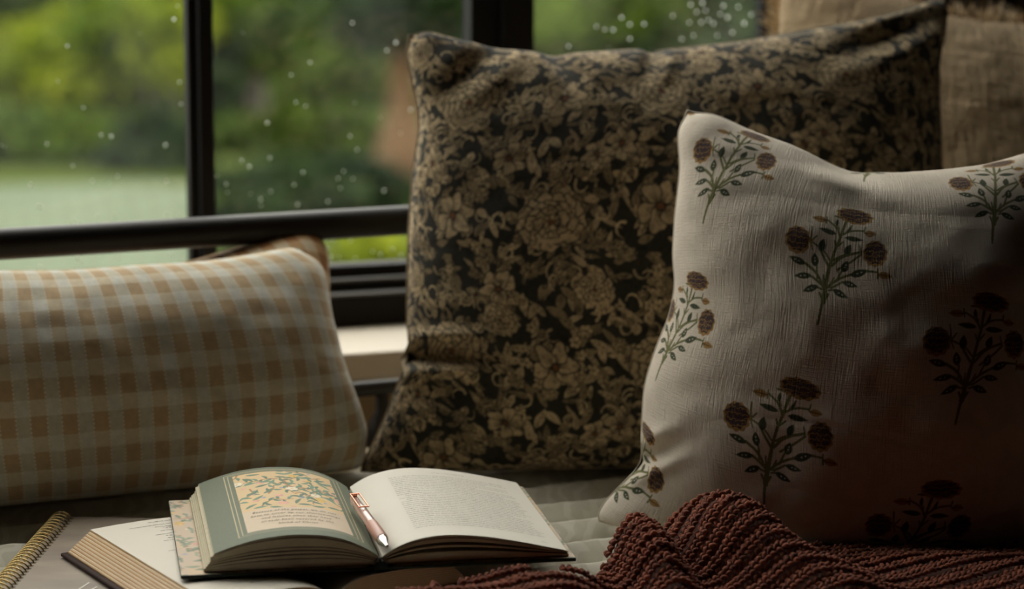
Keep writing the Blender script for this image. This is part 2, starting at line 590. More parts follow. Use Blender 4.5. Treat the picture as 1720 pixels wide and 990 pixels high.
plant('stout_tree', 'stout tree with an orange brown trunk beside the patterned cushion', 676, 10, 33, (1.0, .8, .8), 2200, 'dark', trunk=(.24, M_BARKO, .0, 1.0), seed=11, group=G_)
plant('broad_tree', 'green tree right of the wide window post', 1010, 40, 42, (1.9, 1.6, 1.8), 5000, 'mid', trunk=(.2, M_BARK, 0, .3), seed=12, group=G_)
plant('broad_tree', 'deep green tree beside the fringed cushion', 1330, 30, 37, (1.8, 1.4, 1.7), 4200, 'dark', trunk=(.2, M_BARK, 0, .3), seed=13, group=G_)
bush('far pale hedge spreading behind all the trees', 500, 120, 58, (13, 2, 3.2), 9000, 'mid', 14, .45)

# ------------------------------------------------------------------ daybed
AB = math.atan(0.47)
BE = np.array([math.cos(AB), math.sin(AB), 0])
BN = np.array([-math.sin(AB), math.cos(AB), 0])
B0 = np.array([-0.115, 2.64, 0.0])
def bpt(s, n, z):
    return B0 + BE * s + BN * n + ZV * z

def vnoise(x, y, seed=0):
    """smooth value noise of period-1 cells, about -1..1"""
    r = np.random.default_rng(seed).random((64, 64)) * 2 - 1
    xi, yi = np.floor(x).astype(int), np.floor(y).astype(int)
    fx, fy = x - xi, y - yi
    fx, fy = fx * fx * (3 - 2 * fx), fy * fy * (3 - 2 * fy)
    g = lambda a, b: r[a % 64, b % 64]
    return (g(xi, yi) * (1 - fx) * (1 - fy) + g(xi + 1, yi) * fx * (1 - fy) + g(xi, yi + 1) * (1 - fx) * fy + g(xi + 1, yi + 1) * fx * fy)

bed = empty('daybed', bpt(0, 0, FLOOR_Z))
def bchild(o):
    o.parent = bed
    o.matrix_parent_inverse = Matrix.Translation(-Vector(bed.location))
    return o
RS0, RS1 = -1.05, 0.84
rz = float(at_plane(600, 375, B0, BN)[2])
lz = float(at_plane(620, 653, B0, BN)[2])
bchild(tube('top_rail', [bpt(s, 0, rz) for s in np.linspace(RS0, RS1, 9)], 0.0165, M_RAIL, None, 20))
bchild(tube('lower_rail', [bpt(s, 0, lz) for s in np.linspace(RS0, RS1, 9)], 0.0085, M_RAIL, None, 16))
for s in (RS0, RS1):
    pts = [bpt(s, 0, z) for z in (FLOOR_Z, FLOOR_Z + .02, 0, rz - .01, rz + .02, rz + .035)]
    bchild(tube('corner_post', pts, [.02, .016, .016, .016, .019, .006], M_RAIL, None, 16))
s_sp = float(np.dot(at_plane(642, 690, B0, BN) - B0, BE))
def spindle(s):
    prof = [(-.22, .008), (-.05, .008), (-.035, .010), (-.02, .0165), (0.0, .019), (.02, .0155), (.032, .0085), (lz, .007), (lz + .001, .0065)]
    return bchild(tube('spindle', [bpt(s, 0, z) for z, r in prof], [r for z, r in prof], M_RAIL, None, 14))
for kk in range(-5, 5):
    s = s_sp + kk * 0.16
    if RS0 + .05 < s < RS1 - .05:
        spindle(s)
# seat frame
for nn in (-1.02, -0.008):
    v, f = box_vf(B0, BE, BN, ZV, (RS0, RS1), (nn - .012, nn + .012), (-.26, -.22))
    bchild(mesh_obj('side_rail', v, f, M_RAIL, None, smooth=False))
for ss in (RS0, RS1):
    bchild(tube('front_leg', [bpt(ss, -1.02, z) for z in (FLOOR_Z, -.2)], .016, M_RAIL, None, 14))
    v, f = box_vf(B0, BE, BN, ZV, (ss - .012, ss + .012), (-1.02, 0), (-.26, -.22))
    bchild(mesh_obj('end_rail', v, f, M_RAIL, None, smooth=False))
for i in range(7):
    c = RS0 + .12 + i * (RS1 - RS0 - .24) / 6
    v, f = box_vf(B0, BE, BN, ZV, (c - .03, c + .03), (-1.0, -.02), (-.235, -.2215))
    bchild(mesh_obj('slat', v, f, M_FLOOR, None, smooth=False))
tag(bed, 'black metal daybed frame with a round back rail before the window', 'daybed')

M_MATT = plain_noise_mat('mattress_ticking', L(205, 198, 185), L(190, 184, 172), 8, 0.95)
v, f = box_vf(B0, BE, BN, ZV, (RS0 + .03, RS1 - .03), (-1.04, -.03), (-.2215, -.025))
o = bevel(mesh_obj('mattress', v, f, M_MATT, None, smooth=False), .04, 4)
tag(o, 'thick pale mattress lying on the daybed frame under the quilt', 'mattress')

def quilt():
    m, N, b = mat('cream_quilt_cotton', L(206, 198, 180), 0.85, sheen=0.25)
    tc = N.n('ShaderNodeTexCoord')
    # faint tone-on-tone swirled damask
    w = N.n('ShaderNodeTexWave')
    w.inputs['Scale'].default_value = 14
    w.inputs['Distortion'].default_value = 14
    w.inputs['Detail'].default_value = 2
    w.inputs['Detail Scale'].default_value = 1.2
    N.l(tc.outputs['Object'], w.inputs['Vector'])
    f1 = N.ramp(w.outputs['Fac'], [(0.55, (0, 0, 0, 1)), (0.75, (1, 1, 1, 1))])
    N.l(N.mix(N.math('MULTIPLY', f1, 0.55), L(198, 192, 172), L(222, 216, 200)), b.inputs['Base Color'])
    bump(N, b, N.noise(tc.outputs['Object'], 900, 2), 0.5, 0.0004)
    ns, nn = 620, 420
    s = np.linspace(RS0 - .02, RS1 + .02, ns)
    n = np.linspace(-1.07, -0.028, nn)
    S, Nn = np.meshgrid(s, n, indexing='ij')
    per = 0.066
    p = at_z(930, 904, 0)
    ph = float(np.dot(p - B0, BN))
    wob = .006 * vnoise(S * 6, Nn * 3, 3)
    q = (Nn + wob - ph) / per
    d = np.abs(q - np.round(q))                       # 0 at a seam
    puff = np.clip(d * 2, 0, 1) ** 0.55
    z = -0.020 + 0.025 * puff
    seamw = np.exp(-(d / .28) ** 2)
    row = np.floor(q)
    z += .0042 * vnoise(S * 34 + row * 7.3, q * 1.4, 5) * (0.25 + seamw)
    z += .0006 * vnoise(S * 95, Nn * 70, 8)
    # drop over the front edge of the mattress
    edge = np.clip((-0.99 - Nn) / .08, 0, 1)
    z -= edge ** 2 * .17
    z = np.where(d < .02, z - .0015, z)
    V = B0 + S[..., None] * BE + Nn[..., None] * BN + z[..., None] * ZV
    o = mesh_obj('quilt', V.reshape(-1, 3), grid_faces(ns, nn), m)
    tag(o, 'cream quilted bedspread stitched in puffy channels on the daybed', 'quilt')
    return o
quilt()

# ------------------------------------------------------------------ cushions
def inflate(nx, ny, W, H, seed, steps=210, iters=5, press=1.0):
    """half of an inflated fabric bag: rest grid W x H, rim kept in the plane"""
    r = np.random.default_rng(seed)
    x = np.linspace(-W / 2, W / 2, nx); y = np.linspace(-H / 2, H / 2, ny)
    X, Y = np.meshgrid(x, y, indexing='ij')
    u, v = X / (W / 2), Y / (H / 2)
    Z = 0.12 * min(W, H) * np.clip((1 - u ** 2) * (1 - v ** 2), 0, 1) ** .5
    Z = Z + r.normal(0, .002, Z.shape) * (Z > 0)
    P = np.stack([X, Y, Z], -1)
    O = P.copy()
    hx, hy = W / (nx - 1), H / (ny - 1)
    dg = math.hypot(hx, hy)
    cons = []
    def add(di, dj, rest, k, kc):
        for par in (0, 1):
            cons.append((di, dj, rest, k, kc, par))
    add(1, 0, hx, 1, .35); add(0, 1, hy, 1, .35)
    add(1, 1, dg, .25, .1); add(1, -1, dg, .25, .1)
    add(3, 0, 3 * hx, .15, .10); add(0, 3, 3 * hy, .15, .10)
    def solve():
        for di, dj, rest, k, kc, par in cons:
            st = max(abs(di), abs(dj))
            if dj < 0:
                A = P[:-di, -dj:]; B = P[di:, :dj]
            else:
                A = P[:P.shape[0] - di, :P.shape[1] - dj]; B = P[di:, dj:]
            d = B - A
            l = np.sqrt((d * d).sum(-1)) + 1e-9
            e = (l - rest) / l
            c = 0.5 * d * np.where(e > 0, e * k, e * kc)[..., None]
            # every other constraint at a time keeps it stable
            mk = np.zeros(l.shape, bool)
            if di and not dj or (di and dj):
                mk[(np.arange(l.shape[0]) // st) % 2 == par, :] = True
            else:
                mk[:, (np.arange(l.shape[1]) // st) % 2 == par] = True
            c = c * mk[..., None]
            if st > 1:
                c = c / 1.5
            if dj < 0:
                P[:-di, -dj:] += c; P[di:, :dj] -= c
            else:
                P[:P.shape[0] - di, :P.shape[1] - dj] += c; P[di:, dj:] -= c
    for it in range(steps):
        du = np.gradient(P, axis=0); dv = np.gradient(P, axis=1)
        nrm = np.cross(du, dv)
        vel = (P - O) * .92
        O = P.copy()
        P += vel + nrm / (hx * hy) * (.0009 * press * min(W, H))
        for _ in range(iters):
            solve()
            P[0, :, 2] = P[-1, :, 2] = 0; P[:, 0, 2] = P[:, -1, 2] = 0
            P[..., 2] = np.maximum(P[..., 2], 0)
    for _ in range(2):                                  # light smoothing of the cloth
        Q = P.copy()
        Q[1:-1, 1:-1] = .5 * P[1:-1, 1:-1] + .125 * (P[2:, 1:-1] + P[:-2, 1:-1] + P[1:-1, 2:] + P[1:-1, :-2])
        P = Q
    return P

def cubic_up(A, n):
    """Catmull-Rom resample along axis 0 to n samples"""
    m = A.shape[0]
    t = np.linspace(0, m - 1, n)
    i = np.minimum(np.floor(t).astype(int), m - 2)
    f = (t - i).reshape((-1,) + (1,) * (A.ndim - 1))
    p1, p2 = A[i], A[i + 1]
    p0 = np.where((i == 0).reshape(f.shape), 2 * p1 - p2, A[np.maximum(i - 1, 0)])
    p3 = np.where((i == m - 2).reshape(f.shape), 2 * p2 - p1, A[np.minimum(i + 2, m - 1)])
    return .5 * (2 * p1 + (p2 - p0) * f + (2 * p0 - 5 * p1 + 4 * p2 - p3) * f ** 2 + (3 * p1 - p0 - 3 * p2 + p3) * f ** 3)

def resample(pl, n):
    pl = np.asarray(pl, float)
    d = np.r_[0, np.cumsum(np.linalg.norm(np.diff(pl, axis=0), axis=1))]
    t = np.linspace(0, d[-1], n)
    q = np.stack([np.interp(t, d, pl[:, k]) for k in range(pl.shape[1])], 1)
    for _ in range(2):                                   # soften the corners of the traced seam
        q[1:-1] = .5 * q[1:-1] + .25 * (q[2:] + q[:-2])
    return q

def cushion(name, label, O, a_deg, lean_deg, top, right, bottom, left, thick, n_sim, n_fine, mats, seed,
            paint=None, dents=(), floor_z=.004, back_scale=.8, uvscale=1.0, group=None, cat='cushion', n_back=80, seam_r=.0014, press=1.0, fringe=None, round_r=.012, full=.78, puff=.008):
    """traced seams are given as pixels (top: TL->TR, right: BR->TR, bottom: BL->BR, left: BL->TL) on the cushion's own leaning plane"""
    a, l = math.radians(a_deg), math.radians(lean_deg)
    e1 = np.array([math.cos(a), math.sin(a), 0]); nh = np.array([-math.sin(a), math.cos(a), 0])
    e2 = math.cos(l) * ZV + math.sin(l) * nh
    e3 = -math.cos(l) * nh + math.sin(l) * ZV
    O = np.asarray(O, float)
    def loc(pl):
        out = []
        for px, py in pl:
            d = at_plane(px, py, O, e3) - O
            out.append((np.dot(d, e1), np.dot(d, e2)))
        return out
    nx, ny = n_sim
    T, R, Bm, Lf = resample(loc(top), nx), resample(loc(right), ny), resample(loc(bottom), nx), resample(loc(left), ny)
    W = .5 * (np.linalg.norm(T[-1] - T[0]) + np.linalg.norm(Bm[-1] - Bm[0]))
    H = .5 * (np.linalg.norm(Lf[-1] - Lf[0]) + np.linalg.norm(R[-1] - R[0]))
    S = inflate(nx, ny, W, H, seed, press=press)
    D = S[..., :2]
    dB, dT, dL, dR = Bm - D[:, 0], T - D[:, -1], Lf - D[0, :], R - D[-1, :]
    u = np.linspace(0, 1, nx)[:, None, None]; v = np.linspace(0, 1, ny)[None, :, None]
    coons = ((1 - v) * dB[:, None] + v * dT[:, None] + (1 - u) * dL[None] + u * dR[None]
             - ((1 - u) * (1 - v) * dB[0] + u * (1 - v) * dB[-1] + (1 - u) * v * dT[0] + u * v * dT[-1]))
    S[..., :2] += coons
    S[..., 2] = thick / 2 * (np.maximum(S[..., 2], 0) / S[..., 2].max()) ** full
    for cu_, cv_ in ((0, 0), (0, 1), (1, 0), (1, 1)):           # rounded corners
        cp_ = S[-1 if cu_ else 0, -1 if cv_ else 0, :2].copy()
        dd_ = np.linalg.norm(S[..., :2] - cp_, axis=-1)
        cen_ = S[..., :2].mean((0, 1)) - cp_
        cen_ /= np.linalg.norm(cen_)
        S[..., :2] += -cen_ * (.75 * round_r * np.exp(-(dd_ / .05) ** 2))[..., None]
        S[..., :2] += cen_ * (round_r * np.exp(-(dd_ / (round_r * 1.6)) ** 2))[..., None]
    fx, fy = n_fine
    def fine(nu, nv, side):
        A = cubic_up(cubic_up(S, nu).transpose(1, 0, 2), nv).transpose(1, 0, 2)
        X, Y, Z = A[..., 0], A[..., 1], A[..., 2].copy()
        Z = np.maximum(Z, 0)
        eu, ev = np.meshgrid(np.linspace(-W / 2, W / 2, nu), np.linspace(-H / 2, H / 2, nv), indexing='ij')
        ed = np.minimum(W / 2 - np.abs(eu), H / 2 - np.abs(ev))
        Z = Z + puff * (1 - np.exp(-ed / .007))
        if side > 0:
            for cx, cy, ang, ln, wd, dp_ in dents:        # groove: centre px, direction, length, width, depth (m)
                q = at_plane(cx, cy, O, e3) - O
                gx, gy = np.dot(q, e1), np.dot(q, e2)
                ca, sa = math.cos(math.radians(ang)), math.sin(math.radians(ang))
                du_, dv_ = (X - gx) * ca + (Y - gy) * sa, -(X - gx) * sa + (Y - gy) * ca
                Z = Z - dp_ * np.exp(-(du_ / ln) ** 2) * np.exp(-(dv_ / wd) ** 2) + .45 * dp_ * np.exp(-(du_ / ln) ** 2) * np.exp(-((np.abs(dv_) - 2.0 * wd) / wd) ** 2)
            env = np.clip(Z / (thick * .12), 0, 1)
            Z = Z + env * (.0022 * vnoise(X * 17, Y * 26, seed + 3) + .0010 * vnoise(X * 45, Y * 60, seed + 4) - .0010 * np.clip(1 - 4.5 * np.abs(vnoise(X * 4, Y * 19 + X * 3, seed + 8)), 0, 1))
        Zs = Z if side > 0 else -Z * back_scale
        V = O + X[..., None] * e1 + Y[..., None] * e2 + Zs[..., None] * e3
        V[..., 2] = np.where(V[..., 2] < floor_z + .02, floor_z + .02 * np.exp(np.minimum(V[..., 2] - floor_z - .02, 0) / .02), V[..., 2])
        gu, gv = np.meshgrid(np.linspace(-W / 2, W / 2, nu), np.linspace(-H / 2, H / 2, nv), indexing='ij')
        return V, gu, gv
    root = empty(name, (O[0], O[1], 0))
    inv = Matrix.Translation(-Vector(root.location))
    V, gu, gv = fine(fx, fy, 1)
    col = paint(gu, gv, V) if paint else None
    uvs = np.stack([gu, gv], -1).reshape(-1, 2) * uvscale
    fo = mesh_obj('front_panel', V.reshape(-1, 3), grid_faces(fx, fy), mats[0], None, uv=uvs, col=None if col is None else col.reshape(-1, 3))
    bx, by = min(n_back, fx), min(n_back, fy)
    Vb, gub, gvb = fine(bx, by, -1)
    colb = paint(gub, gvb, Vb) if paint else None
    bo = mesh_obj('back_panel', Vb.reshape(-1, 3), grid_faces(bx, by, True), mats[0], None, uv=np.stack([gub, gvb], -1).reshape(-1, 2) * uvscale,
                  col=None if colb is None else colb.reshape(-1, 3))
    step = max(1, fx // 140)
    rim = np.concatenate([V[::step, 0], V[-1, ::step], V[::-1, -1][::step], V[0, ::-1][::step]])
    keep = [rim[0]]
    for p in rim[1:]:
        if np.linalg.norm(p - keep[-1]) > .0015:
            keep.append(p)
    so = mesh_obj('seam', *tube_vf(keep, seam_r, 6, False, True), mats[1])
    parts = [fo, bo, so]
    if fringe is not None:
        r = np.random.default_rng(seed + 50)
        fv, ff = [], []
        rim2 = np.asarray(keep)
        cen = rim2.mean(0)
        for p in rim2:
            for _ in range(fringe[0]):
                q = p + r.normal(0, .002, 3)
                d = (p - cen); d /= np.linalg.norm(d)
                d = d + r.normal(0, .35, 3); d /= np.linalg.norm(d)
                ln = fringe[1] * r.uniform(.5, 1.2)
                w_ = np.cross(d, r.normal(size=3)); w_ /= np.linalg.norm(w_); w_ *= .0006
                mid = q + d * ln * .55 + r.normal(0, .003, 3)
                end = q + d * ln + r.normal(0, .006, 3)
                k = len(fv)
                fv += [q - w_, q + w_, mid - w_, mid + w_, end]
                ff += [[k, k + 1, k + 3, k + 2], [k + 2, k + 3, k + 4]]
        fr = mesh_obj('fringe', fv, ff, mats[2])
        fr['kind'] = 'stuff'
        parts.append(fr)
    for p in parts:
        p.parent = root
        p.matrix_parent_inverse = inv
    tag(root, label, cat, group)
    root['size'] = (float(W), float(H))
    return root

# --- cloth materials
def print_mat(name, weave, bumpd, rough=0.92, sheen=.1):
    m, N, b = mat(name, (1, 1, 1, 1), rough, sheen=sheen, spec=.25)
    at = N.n('ShaderNodeAttribute', attribute_name='print')
    uv = N.n('ShaderNodeUVMap')
    f = N.noise(uv.outputs[0], 60, 4, .6)
    c = N.mix(1.0, at.outputs['Color'], N.ramp(f, [(0.3, (.9, .9, .89, 1)), (.7, (1, 1, 1, 1))]), 'MULTIPLY')
    N.l(c, b.inputs['Base Color'])
    h1 = N.noise(N.mapping(uv.outputs[0], (weave, weave * .06, 1)), 1.0, 2, .6)
    h2 = N.noise(N.mapping(uv.outputs[0], (weave * .08, weave, 1)), 1.0, 2, .6)
    bump(N, b, N.math('ADD', h1, N.math('MULTIPLY', h2, .7)), .8, bumpd)
    return m

def gingham_mat(name, light, mid, mid2, tan, per=.0259):
    m, N, b = mat(name, light, .92, sheen=.12, spec=.25)
    uv = N.n('ShaderNodeUVMap')
    sx = N.n('ShaderNodeSeparateXYZ')
    N.l(uv.outputs[0], sx.inputs[0])
    wob = N.math('MULTIPLY', N.math('SUBTRACT', N.noise(uv.outputs[0], 30, 2), .5), .0022)
    def band(o, off):
        t = N.math('FRACT', N.math('ADD', N.math('DIVIDE', N.math('ADD', o, wob), per), off))
        d = N.math('ABSOLUTE', N.math('SUBTRACT', t, .5))        # 0 middle of the light stripe
        s = N.math('MULTIPLY', N.math('SUBTRACT', d, .215), 60.0)
        nd = N.n('ShaderNodeClamp'); N.l(s, nd.inputs[0])
        return nd.outputs[0], d
    bx, dx = band(sx.outputs['X'], 0.13)
    by, dy = band(sx.outputs['Y'], 0.4)
    c1 = N.mix(by, light, mid)
    c2 = N.mix(by, mid2, tan)
    c = N.mix(bx, c1, c2)
    # raised running stitch along the edges of the upright stripes
    near = N.math('LESS_THAN', N.math('ABSOLUTE', N.math('SUBTRACT', dx, .235)), .028)
    dash = N.math('GREATER_THAN', N.math('FRACT', N.math('MULTIPLY', sx.outputs['Y'], 330.0)), .45)
    st = N.math('MULTIPLY', N.math('MULTIPLY', near, dash), .55)
    c = N.mix(st, c, L(226, 220, 204))
    f = N.noise(uv.outputs[0], 160, 3, .7)
    c = N.mix(1.0, c, N.ramp(f, [(.3, (.86, .86, .86, 1)), (.7, (1.05, 1.05, 1.05, 1))]), 'MULTIPLY')
    N.l(c, b.inputs['Base Color'])
    h = N.math('ADD', N.noise(uv.outputs[0], 1400, 2, .6), N.math('MULTIPLY', st, 1.0))
    bump(N, b, h, .6, .0005)
    return m

def gauze_mat():
    m, N, b = mat('crinkled_cotton_gauze', L(204, 178, 140), .95, sheen=.15, spec=.2)
    uv = N.n('ShaderNodeUVMap')
    f = N.noise(uv.outputs[0], 14, 4, .6)
    N.l(N.mix(f, L(212, 188, 152), L(190, 162, 124)), b.inputs['Base Color'])
    h1 = N.noise(N.mapping(uv.outputs[0], (30, 210, 1), (0, 0, .08)), 1.0, 3, .65)
    h2 = N.noise(N.mapping(uv.outputs[0], (190, 26, 1)), 1.0, 3, .65)
    bump(N, b, N.math('ADD', h1, h2), 1.0, .013)
    return m

# --- raster painting of the block prints (sampled into the weave as a colour attribute)
class Canvas:
    def __init__(self, n, m, bg):
        self.c = np.zeros((n, m, 3)) + np.asarray(bg)
        self.n, self.m = n, m
    def _win(self, x0, x1, y0, y1, wrap):
        xs = np.arange(int(math.floor(x0)) - 1, int(math.ceil(x1)) + 2)
        ys = np.arange(int(math.floor(y0)) - 1, int(math.ceil(y1)) + 2)
        if not wrap:
            xs = xs[(xs >= 0) & (xs < self.n)]; ys = ys[(ys >= 0) & (ys < self.m)]
        return xs, ys
    def put(self, xs, ys, a, col, wrap):
        if len(xs) == 0 or len(ys) == 0:
            return
        ix = np.ix_(xs % self.n, ys % self.m)
        self.c[ix] = self.c[ix] * (1 - a[..., None]) + np.asarray(col) * a[..., None]
    def blob(self, cx, cy, rx, ry, ang, col, wrap=False, lobes=0, amp=0.0, ph=0.0, edge=None, ew=1.5, alpha=1.0, soft=.8):
        R = max(rx, ry) * (1 + amp) + 2
        xs, ys = self._win(cx - R, cx + R, cy - R, cy + R, wrap)
        if len(xs) == 0 or len(ys) == 0:
            return
        X, Y = np.meshgrid(xs - cx, ys - cy, indexing='ij')
        ca, sa = math.cos(ang), math.sin(ang)
        u, v = (X * ca + Y * sa) / rx, (-X * sa + Y * ca) / ry
        r = np.sqrt(u * u + v * v) + 1e-6
        lim = 1 + (amp * np.sin(lobes * np.arctan2(v, u) + ph) if lobes else 0)
        d = (lim - r) * min(rx, ry)                        # distance inside, px
        if edge is not None:
            self.put(xs, ys, np.clip(d / soft + .5, 0, 1) * alpha, edge, wrap)
            d = d - ew
        self.put(xs, ys, np.clip(d / soft + .5, 0, 1) * alpha, col, wrap)
    def leaf(self, x0, y0, x1, y1, wd, col, wrap=False, edge=None, ew=1.3, vein=None, alpha=1.0, bend=0.0):
        ln = math.hypot(x1 - x0, y1 - y0) + 1e-6
        R = ln * .6 + wd + abs(bend) + 2
        cx, cy = (x0 + x1) / 2, (y0 + y1) / 2
        xs, ys = self._win(cx - R, cx + R, cy - R, cy + R, wrap)
        if len(xs) == 0 or len(ys) == 0:
            return
        X, Y = np.meshgrid(xs - x0, ys - y0, indexing='ij')
        ex, ey = (x1 - x0) / ln, (y1 - y0) / ln
        t = (X * ex + Y * ey) / ln
        h = -X * ey + Y * ex - bend * np.sin(np.pi * np.clip(t, 0, 1))
        tt = np.clip(t, 0, 1)
        w = wd * np.sin(np.pi * tt ** .8) ** .85
        d = np.where((t > 0) & (t < 1), w - np.abs(h), -3)
        if edge is not None:
            self.put(xs, ys, np.clip(d + .5, 0, 1) * alpha, edge, wrap)
            d = d - ew
        self.put(xs, ys, np.clip(d + .5, 0, 1) * alpha, col, wrap)
        if vein is not None:
            self.put(xs, ys, np.clip(1.0 - np.abs(h), 0, 1) * ((t > .12) & (t < .85)) * alpha, vein, wrap)
    def stroke(self, pts, w0, w1, col, wrap=False, alpha=1.0):
        pts = np.asarray(pts, float)
        for k in range(3):                                 # Chaikin smoothing
            q = [pts[0]]
            for a, b in zip(pts[:-1], pts[1:]):
                q += [a * .75 + b * .25, a * .25 + b * .75]
            q.append(pts[-1]); pts = np.array(q)
        n = len(pts)
        R = max(w0, w1) + 2
        xs, ys = self._win(pts[:, 0].min() - R, pts[:, 0].max() + R, pts[:, 1].min() - R, pts[:, 1].max() + R, wrap)
        if len(xs) == 0 or len(ys) == 0:
            return
        X, Y = np.meshgrid(xs.astype(float), ys.astype(float), indexing='ij')
        best = np.full(X.shape, -9.0)
        for i in range(n - 1):
            a, b = pts[i], pts[i + 1]
            d = b - a; dd = d @ d + 1e-9
            t = np.clip(((X - a[0]) * d[0] + (Y - a[1]) * d[1]) / dd, 0, 1)
            dist = np.hypot(X - a[0] - t * d[0], Y - a[1] - t * d[1])
            w = w0 + (w1 - w0) * (i + t) / (n - 1)
            best = np.maximum(best, w - dist)
        self.put(xs, ys, np.clip(best + .5, 0, 1) * alpha, col, wrap)
    def sample(self, fx, fy, wrap=True):
        if wrap:
            i0, j0 = np.floor(fx).astype(int), np.floor(fy).astype(int)
            a, b = (fx - i0)[..., None], (fy - j0)[..., None]
            n, m = self.n, self.m
            g = lambda i, j: self.c[i % n, j % m]
        else:
            fx, fy = np.clip(fx, 0, self.n - 1.001), np.clip(fy, 0, self.m - 1.001)
            i0, j0 = np.floor(fx).astype(int), np.floor(fy).astype(int)
            a, b = (fx - i0)[..., None], (fy - j0)[..., None]
            g = lambda i, j: self.c[i, j]
        return g(i0, j0) * (1 - a) * (1 - b) + g(i0 + 1, j0) * a * (1 - b) + g(i0, j0 + 1) * (1 - a) * b + g(i0 + 1, j0 + 1) * a * b

# --- dark floral: one repeat of the print, beige blooms packed on a near black ground
def floral_tile():
    n, m = 700, 860                                        # px; 1 px = 0.28 mm
    G = lin((50, 48, 39)); Bg = lin((198, 174, 136)); Dm = lin((146, 127, 96)); Rs = lin((132, 86, 54))
    c = Canvas(n, m, G)
    r = np.random.default_rng(21)
    jit = lambda col, s=.14: np.asarray(col) * (1 + r.uniform(-s, s))
    def peony(cx, cy, R, tilt):
        for k, (rr, np_, pr) in enumerate(((.72, 13, .34), (.52, 11, .30), (.34, 8, .26), (.16, 5, .2))):
            for i in range(np_):
                a = 2 * math.pi * i / np_ + k * .5 + r.normal(0, .08)
                x, y = cx + R * rr * math.cos(a) * 1.15, cy + R * rr * math.sin(a) * .92
                c.blob(x, y, R * pr * r.uniform(.85, 1.15), R * pr * r.uniform(.6, .8), a + math.pi / 2 + r.normal(0, .3), jit(Bg), True,
                       lobes=5, amp=.10, ph=r.random() * 6, edge=G * 1.2, ew=R * .035)
                if r.random() < .6:
                    c.stroke([(x - R * .05, y), (x + R * .1 * math.cos(a), y + R * .1 * math.sin(a))], R * .02, R * .012, G * 1.4, True)
        c.blob(cx, cy, R * .12, R * .1, 0, Rs, True, edge=G, ew=2)
        c.stroke([(cx - R * .3, cy - R * .55), (cx + R * .1, cy - R * .62), (cx + R * .6, cy - R * .45)], R * .09, R * .05, jit(Bg), True)
    def openflower(cx, cy, R):
        np_ = 6
        a0 = r.random() * 6
        for i in range(np_):
            a = a0 + 2 * math.pi * i / np_ + r.normal(0, .12)
            x, y = cx + R * .56 * math.cos(a), cy + R * .56 * math.sin(a)
            c.blob(x, y, R * .5, R * .36, a, jit(Bg), True, lobes=3, amp=.16, ph=r.random() * 6, edge=G * 1.1, ew=R * .05)
            for s_ in (-.25, 0, .25):
                c.stroke([(cx + R * .2 * math.cos(a + s_), cy + R * .2 * math.sin(a + s_)), (cx + R * .62 * math.cos(a + s_ * .8), cy + R * .62 * math.sin(a + s_ * .8))], R * .03, R * .01, Dm * .6, True)
        c.blob(cx, cy, R * .2, R * .2, 0, G, True)
        c.blob(cx, cy, R * .13, R * .13, 0, Rs, True, lobes=6, amp=.25)
    def dotflower(cx, cy, R):
        c.blob(cx, cy, R, R * .9, 0, jit(Dm), True, lobes=8, amp=.1, edge=G, ew=1.5)
        for i in range(22):
            a, q = r.random() * 6.28, R * .85 * math.sqrt(r.random())
            c.blob(cx + q * math.cos(a), cy + q * math.sin(a) * .9, R * .1, R * .1, 0, G * 1.3 if r.random() < .55 else jit(Bg), True)
    def lf(x, y, a, ln, wd):
        b = r.uniform(-.3, .3) * wd
        c.leaf(x, y, x + ln * math.cos(a), y + ln * math.sin(a), wd, jit(Bg if r.random() < .5 else Dm), True, edge=G, ew=1.2, vein=G * 1.3, bend=b)
        if r.random() < .6:
            for t in (.3, .5, .7):
                bx, by = x + ln * t * math.cos(a), y + ln * t * math.sin(a)
                for s_ in (-1, 1):
                    c.stroke([(bx, by), (bx + wd * .7 * math.cos(a + s_ * .9), by + wd * .7 * math.sin(a + s_ * .9))], 1.0, .6, G * 1.3, True)
    for _ in range(420):
        lf(r.random() * n, r.random() * m, r.random() * 6.28, r.uniform(34, 85), r.uniform(7, 16))
    for _ in range(60):                                    # curling tendrils
        x, y, a = r.random() * n, r.random() * m, r.random() * 6.28
        pts = [(x, y)]
        for k in range(7):
            a += r.uniform(.35, .7); x += 11 * math.cos(a); y += 11 * math.sin(a); pts.append((x, y))
        c.stroke(pts, 4.5, 1.2, jit(Bg, .3), True)
    for _ in range(46):
        dotflower(r.random() * n, r.random() * m, r.uniform(16, 30))
    for _ in range(36):
        x, y = r.random() * n, r.random() * m
        for i in range(5):
            a = i * 1.257 + r.normal(0, .1)
            c.blob(x + 11 * math.cos(a), y + 11 * math.sin(a), 10, 8, a, jit(Bg), True, edge=G, ew=1.4)
    for x, y, R in ((150, 700, 92), (500, 270, 86)):
        for i in range(16):
            a = i / 16 * 6.28 + r.normal(0, .15)
            lf(x + R * .85 * math.cos(a), y + R * .85 * math.sin(a), a + r.normal(0, .5), 52, 13)
    for x, y, R in ((150, 300, 80), (500, 690, 78), (345, 480, 60), (20, 500, 58), (330, 60, 66), (640, 470, 50)):
        openflower(x, y, R)
    for x, y, R in ((150, 700, 108), (500, 270, 104), (330, 820, 60), (640, 60, 58)):
        peony(x, y, R, 0)
    for _ in range(45):
        c.blob(r.random() * n, r.random() * m, r.uniform(4, 9), r.uniform(3, 6), r.random() * 3, Rs * .7, True, alpha=.5)
    return c

